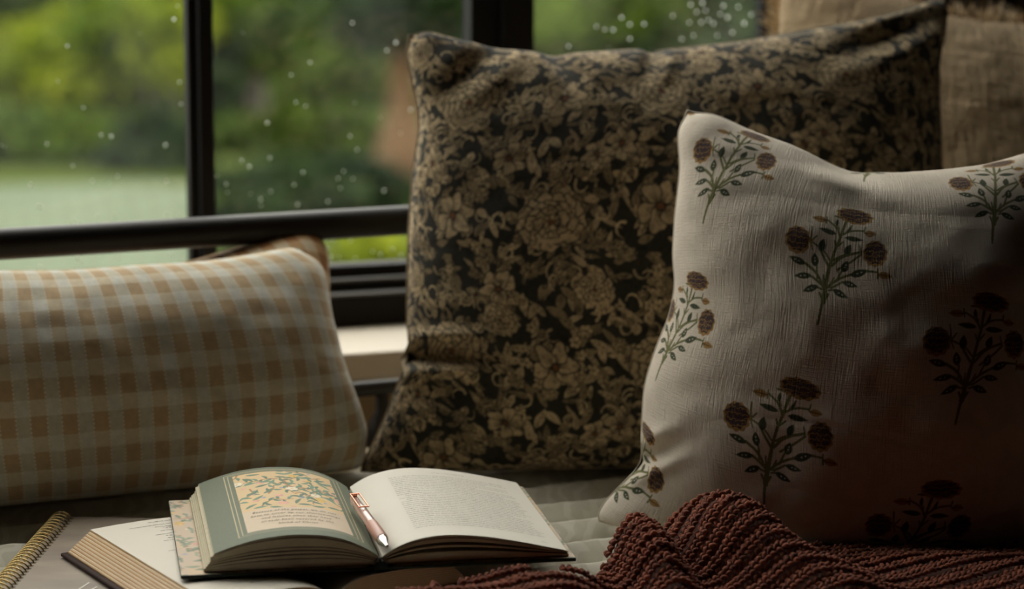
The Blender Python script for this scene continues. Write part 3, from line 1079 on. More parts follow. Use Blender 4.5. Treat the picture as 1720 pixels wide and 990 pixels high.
TILE = floral_tile()
def paint_floral(gu, gv, V):
    wob = .0015 * vnoise(gu * 60, gv * 60, 2)
    c = TILE.sample((gu + wob) / .00028 + 1000, (gv - wob) / .00028 + 1000)
    worn = vnoise(gu * 420, gv * 420, 6) * .5 + vnoise(gu * 900, gv * 900, 9) * .5
    spk = np.clip(vnoise(gu * 260, gv * 260, 15) * 1.6 - .35, 0, 1) * .45
    return c * (1 - spk[..., None]) * (1 + .30 * worn[..., None]) * (1 + .12 * vnoise(gu * 30, gv * 30, 12)[..., None])

# --- block print of the off-white cushion: one sprig, y up, stem foot at the bottom
def sprig():
    n, m = 360, 420
    bg = lin((212, 200, 184))
    c = Canvas(n, m, bg)
    Gn, Gd = lin((104, 104, 60)), lin((58, 66, 44)); Yl = lin((158, 120, 62)); Pl = lin((62, 42, 42))
    r = np.random.default_rng(4)
    sx = lambda x: (x - 110) / 860 * 340 + 10                 # from the zoomed motif's pixels (y down) to the canvas (y up)
    sy = lambda y: 410 - (y - 70) / 880 * 400
    P = lambda *q: [(sx(a), sy(b)) for a, b in q]
    def st(w0, w1, *q, col=Gn): c.stroke(P(*q), w0, w1, col)
    def lf(x0, y0, x1, y1, wd, hole=True):
        c.leaf(sx(x0), sy(y0), sx(x1), sy(y1), wd, Gd, edge=Gn, ew=1.6)
        if hole:
            mx, my = (x0 + x1) / 2, (y0 + y1) / 2
            for d in (-.1, .12):
                c.blob(sx(mx + (x1 - x0) * d), sy(my + (y1 - y0) * d), 2.6, 2.0, 0, bg)
    st(3, 6, (395, 940), (415, 830), (440, 750)); st(8, 5, (430, 790), (455, 690), (490, 560)); st(5, 4, (490, 560), (530, 420), (565, 330)); st(4, 5, (565, 330), (580, 270), (605, 190))
    st(5, 3, (430, 790), (405, 735)); st(5, 3, (440, 780), (475, 735))
    st(4, 5, (440, 700), (395, 600), (300, 550)); st(3.5, 4.5, (440, 690), (370, 640), (340, 630)); st(3, 4, (430, 710), (390, 700))
    st(4, 4, (470, 690), (560, 620), (690, 570)); st(4, 3, (690, 560), (790, 552), (860, 560)); st(4, 3, (500, 690), (590, 640)); st(3, 3, (480, 710), (530, 700))
    st(4, 4, (490, 550), (430, 470), (415, 440)); st(3, 3, (490, 500), (440, 440), (330, 395)); st(4, 4, (510, 540), (590, 460), (730, 420)); st(3.5, 3.5, (520, 500), (600, 450), (720, 425))
    st(3.5, 3.5, (555, 560), (660, 495), (730, 440)); st(4, 3, (560, 325), (530, 260), (450, 215)); st(3.5, 3, (575, 310), (650, 265), (750, 262)); st(3, 3, (395, 640), (395, 560), (380, 520)); st(3.5, 3, (545, 640), (590, 560))
    st(3, 2.5, (440, 680), (445, 610)); st(3, 2.5, (480, 690), (525, 620)); st(3, 2.5, (535, 400), (520, 360)); st(3, 2.5, (545, 400), (590, 360))
    st(3, 2.5, (545, 270), (520, 215)); st(3, 2.5, (610, 285), (650, 225)); st(3.5, 3, (600, 180), (505, 172)); st(3, 2, (330, 395), (325, 290)); st(3, 2, (330, 395), (375, 350)); st(3, 2, (330, 400), (350, 450)); st(3, 2, (735, 440), (720, 375)); st(3, 2, (750, 270), (760, 230)); st(3, 2, (860, 600), (862, 535)); st(3, 2, (440, 240), (440, 190))
    for q in ((300, 555, 165, 525, 11), (350, 625, 210, 650, 10), (395, 690, 272, 745, 10), (590, 640, 705, 660, 10), (510, 700, 622, 745, 11), (380, 560, 370, 470, 12), (415, 455, 430, 362, 12), (600, 570, 630, 490, 12), (610, 450, 650, 372, 11), (530, 310, 382, 290, 9), (600, 325, 750, 335, 9), (655, 590, 790, 545, 12)):
        lf(*q, hole=q[1] > 500)
    lf(525, 250, 530, 190, 6, False); lf(620, 290, 650, 225, 5, False)
    def bloom(cx, cy, rx, ry, ang=0):
        x, y, rx, ry = sx(cx), sy(cy), rx / 860 * 340, ry / 880 * 400
        c.blob(x, y, rx, ry, ang, Yl, lobes=11, amp=.05)
        c.blob(x, y + ry * .06, rx * .86, ry * .84, ang, Pl, lobes=9, amp=.07)
        for row in np.linspace(-.62, .62, 4):                 # wavy yellow petal lines
            k = math.sqrt(max(.05, 1 - row * row)) * .8
            pts = [(x + rx * k * t, y + ry * row + ry * .10 * ((i % 2) * 2 - 1)) for i, t in enumerate(np.linspace(-1, 1, 9))]
            c.stroke([(a_ + r.normal(0, 2.2), b__ + r.normal(0, 2.2)) for a_, b__ in pts], 1.5, .8, Yl, alpha=.8)
        for _ in range(44):
            a, q = r.random() * 6.28, math.sqrt(r.random()) * .85
            c.blob(x + rx * q * math.cos(a), y + ry * q * math.sin(a), 2.0, 1.2, a, Yl if r.random() < .5 else Pl)
    bloom(668, 145, 152, 66, -.12); bloom(222, 402, 106, 95); bloom(842, 428, 92, 95)
    for a, b, x1, y1 in ((440, 222, 318, 218), (755, 278, 850, 285), (862, 575, 970, 590)):
        c.leaf(sx(a), sy(b), sx(x1), sy(y1), 11, Yl)
        c.stroke([(sx(a), sy(b)), (sx(a + (x1 - a) * .8), sy(b + (y1 - b) * .8))], 1.6, 1.0, Pl)
    return c
SPRIG = sprig()

def sprig_painter(c0, va, vb, rot, wmot):
    """print repeats on the lattice c0 + i*va + j*vb (metres in the cloth), each sprig wmot wide"""
    n, m = SPRIG.n, SPRIG.m
    bgc = lin((212, 200, 184))
    ca, sa = math.cos(rot), math.sin(rot)
    def paint(gu, gv, V):
        out = np.zeros(gu.shape + (3,)) + bgc
        for i in range(-5, 6):
            for j in range(-6, 7):
                cx, cy = c0[0] + i * va[0] + j * vb[0], c0[1] + i * va[1] + j * vb[1]
                x, y = gu - cx, gv - cy
                x, y = x * ca + y * sa, -x * sa + y * ca
                fx, fy = x / wmot * n + n / 2, y / wmot * n + m / 2
                k = (fx > 1) & (fx < n - 2) & (fy > 1) & (fy < m - 2)
                if k.any():
                    out[k] = SPRIG.sample(fx[k], fy[k], False)
        return out * (1 + .03 * vnoise(gu * 700, gv * 700, 3)[..., None])
    return paint

M_GING = gingham_mat('cream_and_tan_gingham', L(202, 199, 187), L(186, 179, 160), L(198, 182, 154), L(178, 152, 116))
M_GING2 = gingham_mat('toffee_gingham', L(216, 200, 172), L(200, 166, 122), L(196, 158, 112), L(166, 114, 66), per=.027)
M_GSEAM = plain_noise_mat('cream_seam', L(192, 178, 152), L(170, 150, 122), 30, .95)
M_GSEAM2 = plain_noise_mat('toffee_seam', L(190, 164, 128), L(170, 136, 96), 30, .95)
M_FLOR = print_mat('dark_floral_linen', 900, .0008)
M_FSEAM = plain_noise_mat('edge_lit_seam', L(150, 132, 102), L(110, 98, 76), 60, .95)  # beige of the print, lightened as light caught along the edge
M_SPRIG = print_mat('block_printed_linen', 800, .0011)
M_WSEAM = plain_noise_mat('off_white_seam', L(208, 196, 178), L(196, 184, 166), 30, .95)
M_GAUZE = gauze_mat()
M_FRNG = plain_noise_mat('straw_fringe', L(228, 206, 172), L(206, 180, 142), 60, .95)

cushion('lumbar_cushion', 'cream and tan gingham lumbar cushion lying in front at the left', (-0.36, 2.375, .012), 22, 22,
        top=[(-330, 462), (-200, 458), (0, 456), (100, 456), (200, 450), (330, 442), (430, 430), (508, 416)],
        right=[(622, 772), (604, 742), (600, 705), (585, 655), (566, 590), (550, 530), (536, 470), (508, 416)],
        bottom=[(-330, 900), (-100, 890), (100, 868), (300, 845), (480, 822), (590, 800), (622, 772)],
        left=[(-330, 900), (-345, 760), (-345, 600), (-330, 462)],
        thick=.19, full=.9, back_scale=.5, n_sim=(78, 46), n_fine=(300, 180), mats=(M_GING, M_GSEAM), seed=1)
cushion('lumbar_cushion', 'toffee gingham cushion mostly hidden behind the cream gingham one', (-0.36, 2.452, .012), 22, 20,
        top=[(-270, 500), (-100, 490), (200, 470), (335, 436), (400, 416), (470, 396), (540, 390)],
        right=[(600, 760), (575, 690), (556, 610), (550, 540), (547, 480), (540, 390)],
        bottom=[(-270, 840), (0, 830), (300, 800), (500, 780), (600, 760)],
        left=[(-270, 840), (-280, 700), (-270, 500)],
        thick=.13, n_sim=(60, 40), n_fine=(160, 110), mats=(M_GING2, M_GSEAM2), seed=2)
cushion('patterned_cushion', 'large near black cushion printed with beige peonies, leaning at the centre', (-0.155, 2.45, .012), 12, 15,
        top=[(684, 56), (725, 58), (775, 72), (850, 84), (930, 95), (1000, 88), (1060, 84), (1092, 88), (1160, 80), (1250, 70), (1330, 55), (1450, 36), (1530, 16), (1592, -6)],
        right=[(1600, 800), (1590, 600), (1578, 400), (1574, 250), (1570, 160), (1572, 105), (1582, 55), (1592, -6)],
        bottom=[(602, 816), (700, 815), (850, 822), (1030, 832), (1300, 838), (1600, 800)],
        left=[(602, 816), (614, 785), (634, 735), (656, 680), (676, 622), (687, 594), (684, 560), (684, 500), (686, 400), (692, 300), (706, 205), (694, 130), (684, 56)],
        thick=.20, full=.9, n_sim=(72, 64), n_fine=(620, 540), mats=(M_FLOR, M_FSEAM), seed=3, paint=paint_floral,
        dents=[(700, 600, -4, .05, .009, .035), (1090, 95, 60, .03, .008, .012), (930, 105, 100, .04, .012, .010), (800, 110, 40, .05, .012, .008), (1470, 70, 20, .06, .012, .012)])
cushion('sprigged_cushion', 'off-white linen cushion block printed with brown marigold sprigs', (0.30, 2.232, .012), -4, 18,
        top=[(1150, 180), (1200, 198), (1260, 222), (1330, 245), (1400, 278), (1440, 292), (1500, 294), (1580, 288), (1650, 280), (1720, 264), (1800, 236)],
        right=[(1830, 950), (1815, 700), (1790, 480), (1800, 236)],
        bottom=[(1000, 892), (1020, 905), (1060, 915), (1160, 938), (1300, 960), (1500, 972), (1700, 972), (1830, 950)],
        left=[(1000, 892), (998, 872), (1020, 842), (1060, 802), (1080, 775), (1078, 720), (1082, 650), (1100, 590), (1125, 530), (1135, 480), (1130, 430), (1134, 360), (1146, 280), (1142, 215), (1150, 180)],
        thick=.22, full=.86, round_r=.018, seam_r=.0012, n_sim=(64, 64), n_fine=(640, 640), mats=(M_SPRIG, M_WSEAM), seed=4,
        paint=sprig_painter((-0.030, 0.074), (0.106, -0.070), (0.034, 0.141), 0.0, .092),
        dents=[(1410, 296, -20, .035, .010, .013), (1080, 775, 20, .03, .008, .02)])
cushion('fringed_cushion', 'tall sand coloured gauze cushion with a frayed fringe, behind the others', (0.60, 2.79, .012), -6, 16,
        top=[(1322, -70), (1420, -40), (1500, -8), (1600, 32), (1650, 40), (1720, 44), (1820, 20), (1960, -60)],
        right=[(1990, 730), (1970, 500), (1950, 200), (1960, -60)],
        bottom=[(1300, 735), (1600, 745), (1800, 742), (1990, 730)],
        left=[(1300, 735), (1310, 500), (1315, 200), (1306, 60), (1322, -70)],
        thick=.18, n_sim=(60, 60), n_fine=(260, 260), mats=(M_GAUZE, M_FRNG, M_FRNG), seed=5, fringe=(3, .026))
#PART3
# ------------------------------------------------------------------ books
def vcol_mat(name, rough=.6, spec=.4, grain=0.0, coat=0.0):
    m, N, b = mat(name, (1, 1, 1, 1), rough, spec=spec)
    at = N.n('ShaderNodeAttribute', attribute_name='print')
    N.l(at.outputs['Color'], b.inputs['Base Color'])
    if grain:
        tc = N.n('ShaderNodeTexCoord')
        bump(N, b, N.noise(tc.outputs['Object'], 700, 2), .4, grain)
    return m
M_PAGE = plain_noise_mat('white_paper', L(226, 220, 208), L(220, 214, 202), 30, .75)
M_EDGE = plain_noise_mat('cream_page_edges', L(206, 196, 170), L(176, 166, 138), 120, .8)
M_PRINT = vcol_mat('printed_paper', .65, .2)
M_COVER = plain_noise_mat('dark_green_cloth', L(30, 48, 40), L(24, 38, 32), 60, .7)
M_INK = plain_noise_mat('grey_ink', L(120, 116, 108), L(134, 130, 122), 200, .8)
M_INK2 = plain_noise_mat('sepia_ink', L(112, 104, 90), L(124, 116, 100), 200, .8)
M_HEADB = plain_noise_mat('grey_headband', L(150, 146, 140), L(120, 116, 110), 400, .8)

BZ = .040
cq = [at_z(322, 968, BZ), at_z(970, 947, BZ), at_z(262, 843, BZ), at_z(865, 830, BZ)]
bc = sum(cq) / 4
ax = (cq[1] - cq[0] + cq[3] - cq[2]); ay = (cq[2] - cq[0] + cq[3] - cq[1])
brot = .5 * (math.atan2(ax[1], ax[0]) + math.atan2(-ay[0], ay[1]))
KX = np.array([math.cos(brot), math.sin(brot), 0]); KY = np.array([-math.sin(brot), math.cos(brot), 0])
K0 = np.array([bc[0], bc[1], BZ]) + KX * .003
BW, BH = .168, .250                                    # board width and height
book = empty('open_book', K0)
def kpt(s, t, z):
    s, t, z = np.broadcast_arrays(np.asarray(s, float), np.asarray(t, float), np.asarray(z, float))
    return s[..., None] * KX + t[..., None] * KY + z[..., None] * ZV          # local to the book's empty

def prof(side, s):
    """height of the top page over the inside of the board, s = distance from the gutter"""
    s = np.asarray(s, float)
    if side < 0:
        xp, zp = [0, .012, .03, .05, .077, .105, .13, .150], [.006, .0150, .0235, .0280, .0295, .0265, .0195, .0115]
    else:
        xp, zp = [0, .010, .022, .04, .060, .09, .12, .164], [.006, .0130, .0185, .0225, .0235, .0205, .0145, .0040]
    # smooth the control polyline
    xs = np.linspace(0, xp[-1], 121)
    zs = np.interp(xs, xp, zp)
    for _ in range(60):
        zs[1:-1] = .5 * zs[1:-1] + .25 * (zs[2:] + zs[:-2])
    return np.interp(s, xs, zs)

TB = .003                                              # board thickness
PH = .240                                              # page height
def board(side):
    v, f = box_vf((0, 0, 0), KX, KY, ZV, (side * .006, side * BW) if side > 0 else (-BW, -.006), (-BH / 2, BH / 2), (0, TB))
    return bevel(mesh_obj('cover_board', v, f, M_COVER, book, smooth=False), .0008)
BOARDS = {1: board(1), -1: board(-1)}
v, f = tube_vf([(KY * t + ZV * .0016) for t in np.linspace(-BH / 2, BH / 2, 5)], .0062, 12)
sv = np.array(v); sv[:, 2] = np.clip(sv[:, 2], 0.0, .006)
mesh_obj('spine', sv, f, M_COVER, book)
# painted flowery endpaper / jacket flap on the inside of the left board
def garden(n, m, bg, seed, dens=1.0, scale=1.0, pale=0.0):
    c = Canvas(n, m, lin(bg))
    r = np.random.default_rng(seed)
    P_ = lambda col: lin(col) * (1 - pale) + lin(bg) * pale
    teal, pink, brn, wht, blu, yel = P_((84, 128, 112)), P_((226, 170, 158)), P_((170, 122, 84)), P_((236, 226, 208)), P_((140, 158, 190)), P_((226, 186, 96))
    k = scale
    for _ in range(int(n * m / 9000 * dens / k / k)):
        c.blob(r.random() * n, r.random() * m, 30 * k, 16 * k, r.random() * 3, P_((232, 196, 140)), alpha=.35, soft=14)
    for _ in range(int(n * m / 9000 * dens / k / k)):          # branches
        x, y, a = r.random() * n, r.random() * m, r.random() * 6.28
        pts = [(x, y)]
        for j in range(8):
            a += r.normal(0, .45); x += 16 * k * math.cos(a); y += 16 * k * math.sin(a); pts.append((x, y))
        c.stroke(pts, 3.2 * k, 1.4 * k, brn)
        for j in range(1, 8):
            s_ = 1 if j % 2 else -1
            b = a + s_ * r.uniform(.5, 1.3)
            c.leaf(pts[j][0], pts[j][1], pts[j][0] + 30 * k * math.cos(b), pts[j][1] + 30 * k * math.sin(b), 5.5 * k, teal * r.uniform(.8, 1.25), bend=4 * k * s_)
    for _ in range(int(n * m / 7000 * dens / k / k)):          # blooms
        x, y = r.random() * n, r.random() * m
        col = [pink, pink, wht, blu, yel][r.integers(5)]
        R = r.uniform(8, 20) * k * (.6 if col is blu else 1)
        for i in range(7):
            a = i * .9 + r.normal(0, .2)
            c.blob(x + R * .55 * math.cos(a), y + R * .4 * math.sin(a), R * .5, R * .36, a, col * r.uniform(.88, 1.1), alpha=.9)
        c.blob(x, y, R * .25, R * .2, 0, yel, alpha=.8)
    for _ in range(int(n * m / 4500 * dens / k / k)):          # long loose leaves
        x, y, a = r.random() * n, r.random() * m, r.normal(.2, .6)
        c.leaf(x, y, x + 46 * k * math.cos(a), y + 46 * k * math.sin(a), 6 * k, teal * r.uniform(.85, 1.3), bend=r.uniform(-6, 6) * k)
    return c
flap = garden(120, 500, (206, 188, 168), 5, dens=1.5, scale=1.1, pale=.35)
for side in (-1, 1):
    s_ = np.linspace(.010, BW - .0004, 70); t_ = np.linspace(-BH / 2 + .0004, BH / 2 - .0004, 320)
    S_, T_ = np.meshgrid(s_, t_, indexing='ij')
    V = kpt(side * S_, T_, np.full(S_.shape, TB + .0003))
    c = flap.sample(S_ / BW * 600, (T_ / BH + .5) * 499)
    mesh_obj('endpaper', V.reshape(-1, 3), grid_faces(70, 320, side < 0), M_PRINT, BOARDS[side], col=c.reshape(-1, 3))

def slab(side, f1, f0, send, name='page_section', material=M_EDGE, ds=0.0):
    """a bundle of leaves between two fractions of the page profile"""
    s = np.linspace(.0015, send, 40)
    zt, zb = TB + .0006 + prof(side, np.minimum(s, .163)) * f1, TB + .0006 + prof(side, np.minimum(s, .163)) * f0
    ring = np.concatenate([np.stack([s, zt], 1), np.stack([s, zb], 1)[::-1]])
    n = len(ring)
    V = np.concatenate([kpt(side * ring[:, 0], -PH / 2 + ds, ring[:, 1]), kpt(side * ring[:, 0], PH / 2 - ds, ring[:, 1])])
    F = [[i, (i + 1) % n, n + (i + 1) % n, n + i] for i in range(n)]
    m_ = n // 2
    for base, fl in ((0, False), (n, True)):
        for i in range(m_ - 1):
            q = [base + i, base + n - 1 - i, base + n - 2 - i, base + i + 1]
            F.append(q if not fl else q[::-1])
    return mesh_obj(name, V, F, material, book, smooth=False)
for f1, f0, se, dd in ((.985, .95, .1405, 0), (.90, .64, .1430, .0006), (.62, .55, .1440, .0002), (.50, .43, .1455, .0008), (.40, .30, .1470, 0), (.27, .02, .1485, .0005)):
    slab(-1, f1, f0, se, ds=dd)
for f1, f0, se, dd in ((.985, .93, .1615, 0), (.88, .74, .1620, .0004), (.62, .54, .1620, .0003), (.38, .05, .1625, .0006)):
    slab(1, f1, f0, se, ds=dd)

# left page: sage sheet with a framed flower print, a cream caption panel and gold rules
art = garden(440, 420, (222, 194, 152), 12, dens=1.7, scale=1.45, pale=.12)
LW = .1400
def left_page():
    ns, nt_ = 330, 470
    s = np.linspace(.0015, LW, ns); t = np.linspace(-PH / 2, PH / 2, nt_)
    S, T = np.meshgrid(s, t, indexing='ij')
    c = np.zeros(S.shape + (3,)) + lin((114, 121, 103))
    c *= (1 + .06 * vnoise(S * 900, T * 900, 4)[..., None])
    x = (LW - S)                                      # from the outer edge
    x0, x1, y0, y1 = .030, LW - .020, -.094, .104      # picture frame
    def rule(a0, a1, b0, b1, w, col):
        k = (x > a0) & (x < a1) & (T > b0) & (T < b1) & ~((x > a0 + w) & (x < a1 - w) & (T > b0 + w) & (T < b1 - w))
        c[k] = lin(col)
    rule(x0 - .008, x1 + .008, y0 - .008, y1 + .008, .0008, (206, 190, 152))
    rule(x0 - .0045, x1 + .0045, y0 - .0045, y1 + .0045, .0008, (196, 182, 148))
    inside = (x > x0) & (x < x1) & (T > y0) & (T < y1)
    yc = -.028
    pic = inside & (T > yc)
    cc = art.sample((x - x0) / (x1 - x0) * 438, (T - yc) / (y1 - yc) * 418, False)
    c[pic] = cc[pic]
    c[inside & ~pic] = lin((218, 198, 174))
    V = kpt(-S, T, TB + .0009 + prof(-1, S))
    lp = mesh_obj('left_page', V.reshape(-1, 3), grid_faces(ns, nt_, True), M_PRINT, book, col=c.reshape(-1, 3))
    # caption lettering, laid on the curve of the page
    lines = ['Because of the gospel, we do not', 'have to cover up our shortcomings', 'and failures since they have', 'already been covered by the', 'blood of Christ.']
    allv, allf = [], []
    wmax = None
    for i, tx in enumerate(lines):
        cu = bpy.data.curves.new('caption', 'FONT')
        cu.body = tx
        cu.size = .0078
        cu.shear = .35
        cu.space_character = 1.12
        cu.resolution_u = 2
        cu.align_x = 'CENTER'
        ob = bpy.data.objects.new('caption', cu)
        COL.objects.link(ob)
        bpy.context.view_layer.update()
        me = bpy.data.meshes.new_from_object(ob.evaluated_get(bpy.context.evaluated_depsgraph_get()))
        co = np.empty(len(me.vertices) * 3); me.vertices.foreach_get('co', co)
        co = co.reshape(-1, 3)
        xx = co[:, 0]
        if wmax is None:
            wmax = (xx.max() - xx.min()) * 1.06           # the second line is the longest
        s_ = .0655 - xx * (.078 / wmax)      # caption runs left to right, towards the gutter
        t_ = -.039 - i * .0108 + co[:, 1]
        k = len(allv)
        allv.extend(list(kpt(-s_, t_, TB + .00125 + prof(-1, s_))))
        for p in me.polygons:
            allf.append([k + q for q in p.vertices])
        bpy.data.objects.remove(ob)
        bpy.data.meshes.remove(me)
        bpy.data.curves.remove(cu)
    mesh_obj('caption_lettering', allv, allf, M_INK2, lp, smooth=False)
left_page()

def text_block(place, s0, s1, t0, t1, nlines, rnd, ch=.0011, indent=None, ragged=.3):
    """rows of tiny illegible letter marks; place(s, t) -> point"""
    vv, ff = [], []
    for i in range(nlines):
        t = t1 - (t1 - t0) * i / max(1, nlines - 1)
        a = s0 + (indent(i) if indent else (0.006 if rnd.random() < .12 else 0))
        end = s1 - (rnd.random() * (s1 - s0) * ragged if rnd.random() < .18 else 0)
        s = a
        while s < end:
            for _ in range(rnd.randint(2, 8)):
                w = ch * rnd.uniform(.45, .8); h = ch * rnd.choice((.75, .75, .8, 1.25))
                k = len(vv)
                for ds, dt in ((0, 0), (w, 0), (w, h), (0, h)):
                    vv.append(place(s + ds, t + dt))
                ff.append([k, k + 1, k + 2, k + 3])
                s += ch * .92
            s += ch * .75
    return vv, ff
RW = .1605
s_ = np.linspace(.0015, RW, 80); t_ = np.linspace(-PH / 2, PH / 2, 20)
S_, T_ = np.meshgrid(s_, t_, indexing='ij')
rp = mesh_obj('right_page', kpt(S_, T_, TB + .0009 + prof(1, S_)).reshape(-1, 3), grid_faces(80, 20), M_PAGE, book)
rnd = random.Random(3)
place = lambda s, t: kpt(s, t, TB + .00122 + prof(1, s))
tv, tf = text_block(place, .034, .142, -.088, .088, 29, rnd)
hv2, hf2 = text_block(place, .070, .105, .101, .101, 1, rnd)
tf += [[q + len(tv) for q in f_] for f_ in hf2]; tv += hv2
hv2, hf2 = text_block(place, .141, .1445, -.107, -.107, 1, rnd)
tf += [[q + len(tv) for q in f_] for f_ in hf2]; tv += hv2
o = mesh_obj('printed_text', tv, tf, M_INK, rp, smooth=False)
o['kind'] = 'stuff'
# head band at the foot of the spine
hb = [kpt(.0052 * math.cos(a), -PH / 2 - .001, .0035 + .0062 * math.sin(a)) for a in np.linspace(-.3, math.pi + .3, 13)]
tube('headband', hb, .0012, M_HEADB, book, 6)
tag(book, 'open hardback with a sage green illustrated left page and white text page', 'book')

# ------------------------------------------------------------------ pen in the gutter
pz = BZ + TB + .021
pa, pb = at_z(593, 838, pz + .003), at_z(651, 919, pz - .003)
pd = pb - pa
PL = float(np.linalg.norm(pd)); pd /= PL
pside = np.cross(pd, ZV); pside /= np.linalg.norm(pside)
pup = np.cross(pside, pd)
pen = empty('ballpoint_pen', pa)
def lathe(name, pr, material, sides=24):
    v, f = tube_vf([pd * (x * PL) for x, r in pr], [r for x, r in pr], sides)
    return mesh_obj(name, v, f, material, pen)
m_, N_, b_ = mat('blush_plastic', L(188, 136, 118), .4)
M_BLUSH = m_
m_, N_, b_ = mat('pearl_blush_barrel', L(196, 156, 142), .25)
b_.inputs['Coat Weight'].default_value = .6
M_PEARL = m_
m_, N_, b_ = mat('rose_gold', L(214, 140, 112), .22, 1.0)
M_ROSE = m_
m_, N_, b_ = mat('bright_chrome', L(214, 208, 204), .12, 1.0)
M_CHROME = m_
lathe('barrel', [(.06, .0040), (.065, .0046), (.30, .0050), (.56, .0051), (.565, .0051)], M_PEARL)
lathe('grip', [(.565, .0053), (.58, .0055), (.75, .0056), (.86, .0054), (.868, .0050)], M_BLUSH)
lathe('tip', [(.868, .0050), (.875, .0051), (.90, .0046), (.965, .0021), (.975, .0020), (.99, .0016), (1.0, .0008)], M_CHROME)
lathe('plunger', [(-.005, .0026), (.0, .0030), (.055, .0032), (.062, .0032)], M_BLUSH)
def pbar(name, a, b, w, h, material):
    # bar between local points given as (along, side, up) in metres
    A = pd * a[0] + pside * a[1] + pup * a[2]
    d = (pd * (b[0] - a[0]) + pside * (b[1] - a[1]) + pup * (b[2] - a[2]))
    ln = np.linalg.norm(d); d /= ln
    sd = np.cross(d, pup); nrm_ = np.linalg.norm(sd)
    sd = pside if nrm_ < 1e-3 else sd / nrm_
    up = np.cross(sd, d)
    v, f = box_vf(A, d, sd, up, (0, ln), (-w / 2, w / 2), (-h / 2, h / 2))
    return v, f
def joined(name, items, material):
    V_, F_ = [], []
    for v, f in items:
        k = len(V_); V_ += list(v); F_ += [[i + k for i in q] for q in f]
    return bevel(mesh_obj(name, V_, F_, material, pen, smooth=False), .0003)
q0, q1 = .055 * PL, .33 * PL
joined('clip', [pbar('', (q0, -.0042, .0066), (q1, -.0042, .0066), .0011, .0012, 0), pbar('', (q0, .0042, .0066), (q1, .0042, .0066), .0011, .0012, 0),
                pbar('', (q0, -.0047, .0066), (q0, .0047, .0066), .0014, .0012, 0), pbar('', (q1, -.0047, .0066), (q1, .0047, .0066), .0014, .0012, 0),
                pbar('', (q0, 0, .0040), (q0, 0, .0066), .0040, .0030, 0)], M_ROSE)
tag(pen, 'blush pink ballpoint pen with rose gold clip in the gutter of the open book', 'pen')

# ------------------------------------------------------------------ thick gilt-edged book under the open book
M_GILT = plain_noise_mat('gilt_page_edges', L(224, 188, 142), L(208, 170, 122), 90, .5)
M_GILTL = plain_noise_mat('pale_section_edges', L(228, 212, 188), L(218, 200, 172), 90, .6)
M_LEATHER = plain_noise_mat('dark_brown_leather', L(64, 44, 40), L(46, 32, 30), 80, .7, .0003, 500, spec=.12)
M_THIN = plain_noise_mat('thin_white_paper', L(226, 218, 204), L(220, 212, 198), 30, .7)
GA = math.radians(31.5)
GX = np.array([math.cos(GA), math.sin(GA), 0]); GY = np.array([-math.sin(GA), math.cos(GA), 0])
G0z = .0148
gt = at_z(154, 891, .0365)
GPW, GPH = .112, .258
G0 = np.array([gt[0], gt[1], G0z]) + GX * GPW - GY * GPH / 2                # gutter middle
gb = empty('thick_book', G0)
def gpt(s, t, z):
    s, t, z = np.broadcast_arrays(np.asarray(s, float), np.asarray(t, float), np.asarray(z, float))
    return s[..., None] * GX + t[..., None] * GY + z[..., None] * ZV
v, f = box_vf((0, 0, 0), GX, GY, ZV, (-GPW - .0285, GPW + .024), (-GPH / 2 - .005, GPH / 2 + .005), (0, .0035))
bevel(mesh_obj('leather_cover', v, f, M_LEATHER, gb, smooth=False), .0015, 3)
def gprof(s):
    s = np.abs(np.asarray(s, float))
    xp = [0, .008, .02, .035, .06, .09, GPW]
    zp = [.005, .0125, .0175, .0195, .0200, .0195, .0185]
    xs = np.linspace(0, GPW, 90); zs = np.interp(xs, xp, zp)
    for _ in range(20):
        zs[1:-1] = .5 * zs[1:-1] + .25 * (zs[2:] + zs[:-2])
    return np.interp(s, xs, zs)
rg = random.Random(8)
nsec = 10
for side in (-1, 1):
    for i in range(nsec):
        for part, (fa, fb, mt_) in enumerate(((i / nsec, (i + .72) / nsec, M_GILT), ((i + .72) / nsec, (i + 1) / nsec, M_GILTL))):
            send = GPW + (1 - (fa + fb) / 2) * (.024 if side < 0 else .018) + (0.0003 if part else rg.uniform(-.0002, .0002))
            s = np.linspace(.001, send, 26)
            zt, zb = .0036 + gprof(np.minimum(s, GPW)) * fb, .0036 + gprof(np.minimum(s, GPW)) * fa
            ring = np.concatenate([np.stack([s, zt], 1), np.stack([s, zb], 1)[::-1]])
            n = len(ring)
            hh = GPH / 2 - (0 if part else .0004)
            V = np.concatenate([gpt(side * ring[:, 0], -hh, ring[:, 1]), gpt(side * ring[:, 0], hh, ring[:, 1])])
            F = [[k, (k + 1) % n, n + (k + 1) % n, n + k] for k in range(n)]
            for base, fl in ((0, False), (n, True)):
                for k in range(n // 2 - 1):
                    q = [base + k, base + n - 1 - k, base + n - 2 - k, base + k + 1]
                    F.append(q if not fl else q[::-1])
            mesh_obj('page_section', V, F, mt_, gb, smooth=False)
for side in (-1, 1):
    s_ = np.linspace(.001, GPW + .0015, 40); t_ = np.linspace(-GPH / 2, GPH / 2, 12)
    S_, T_ = np.meshgrid(s_, t_, indexing='ij')
    tp = mesh_obj('top_page', gpt(side * S_, T_, .0039 + gprof(np.minimum(S_, GPW))).reshape(-1, 3), grid_faces(40, 12, side < 0), M_THIN, gb)
    tp_left = tp if side < 0 else tp_left
rnd = random.Random(9)
gplace = lambda s, t: gpt(-GPW + s, t, .0042 + gprof(GPW - s))
tv, tf = text_block(gplace, .050, .080, .118, .118, 1, rnd, ch=.0014)
iv = [.030 + .03 * abs(math.sin(i * 1.7)) + (.012 if i % 3 else -.002) for i in range(60)]
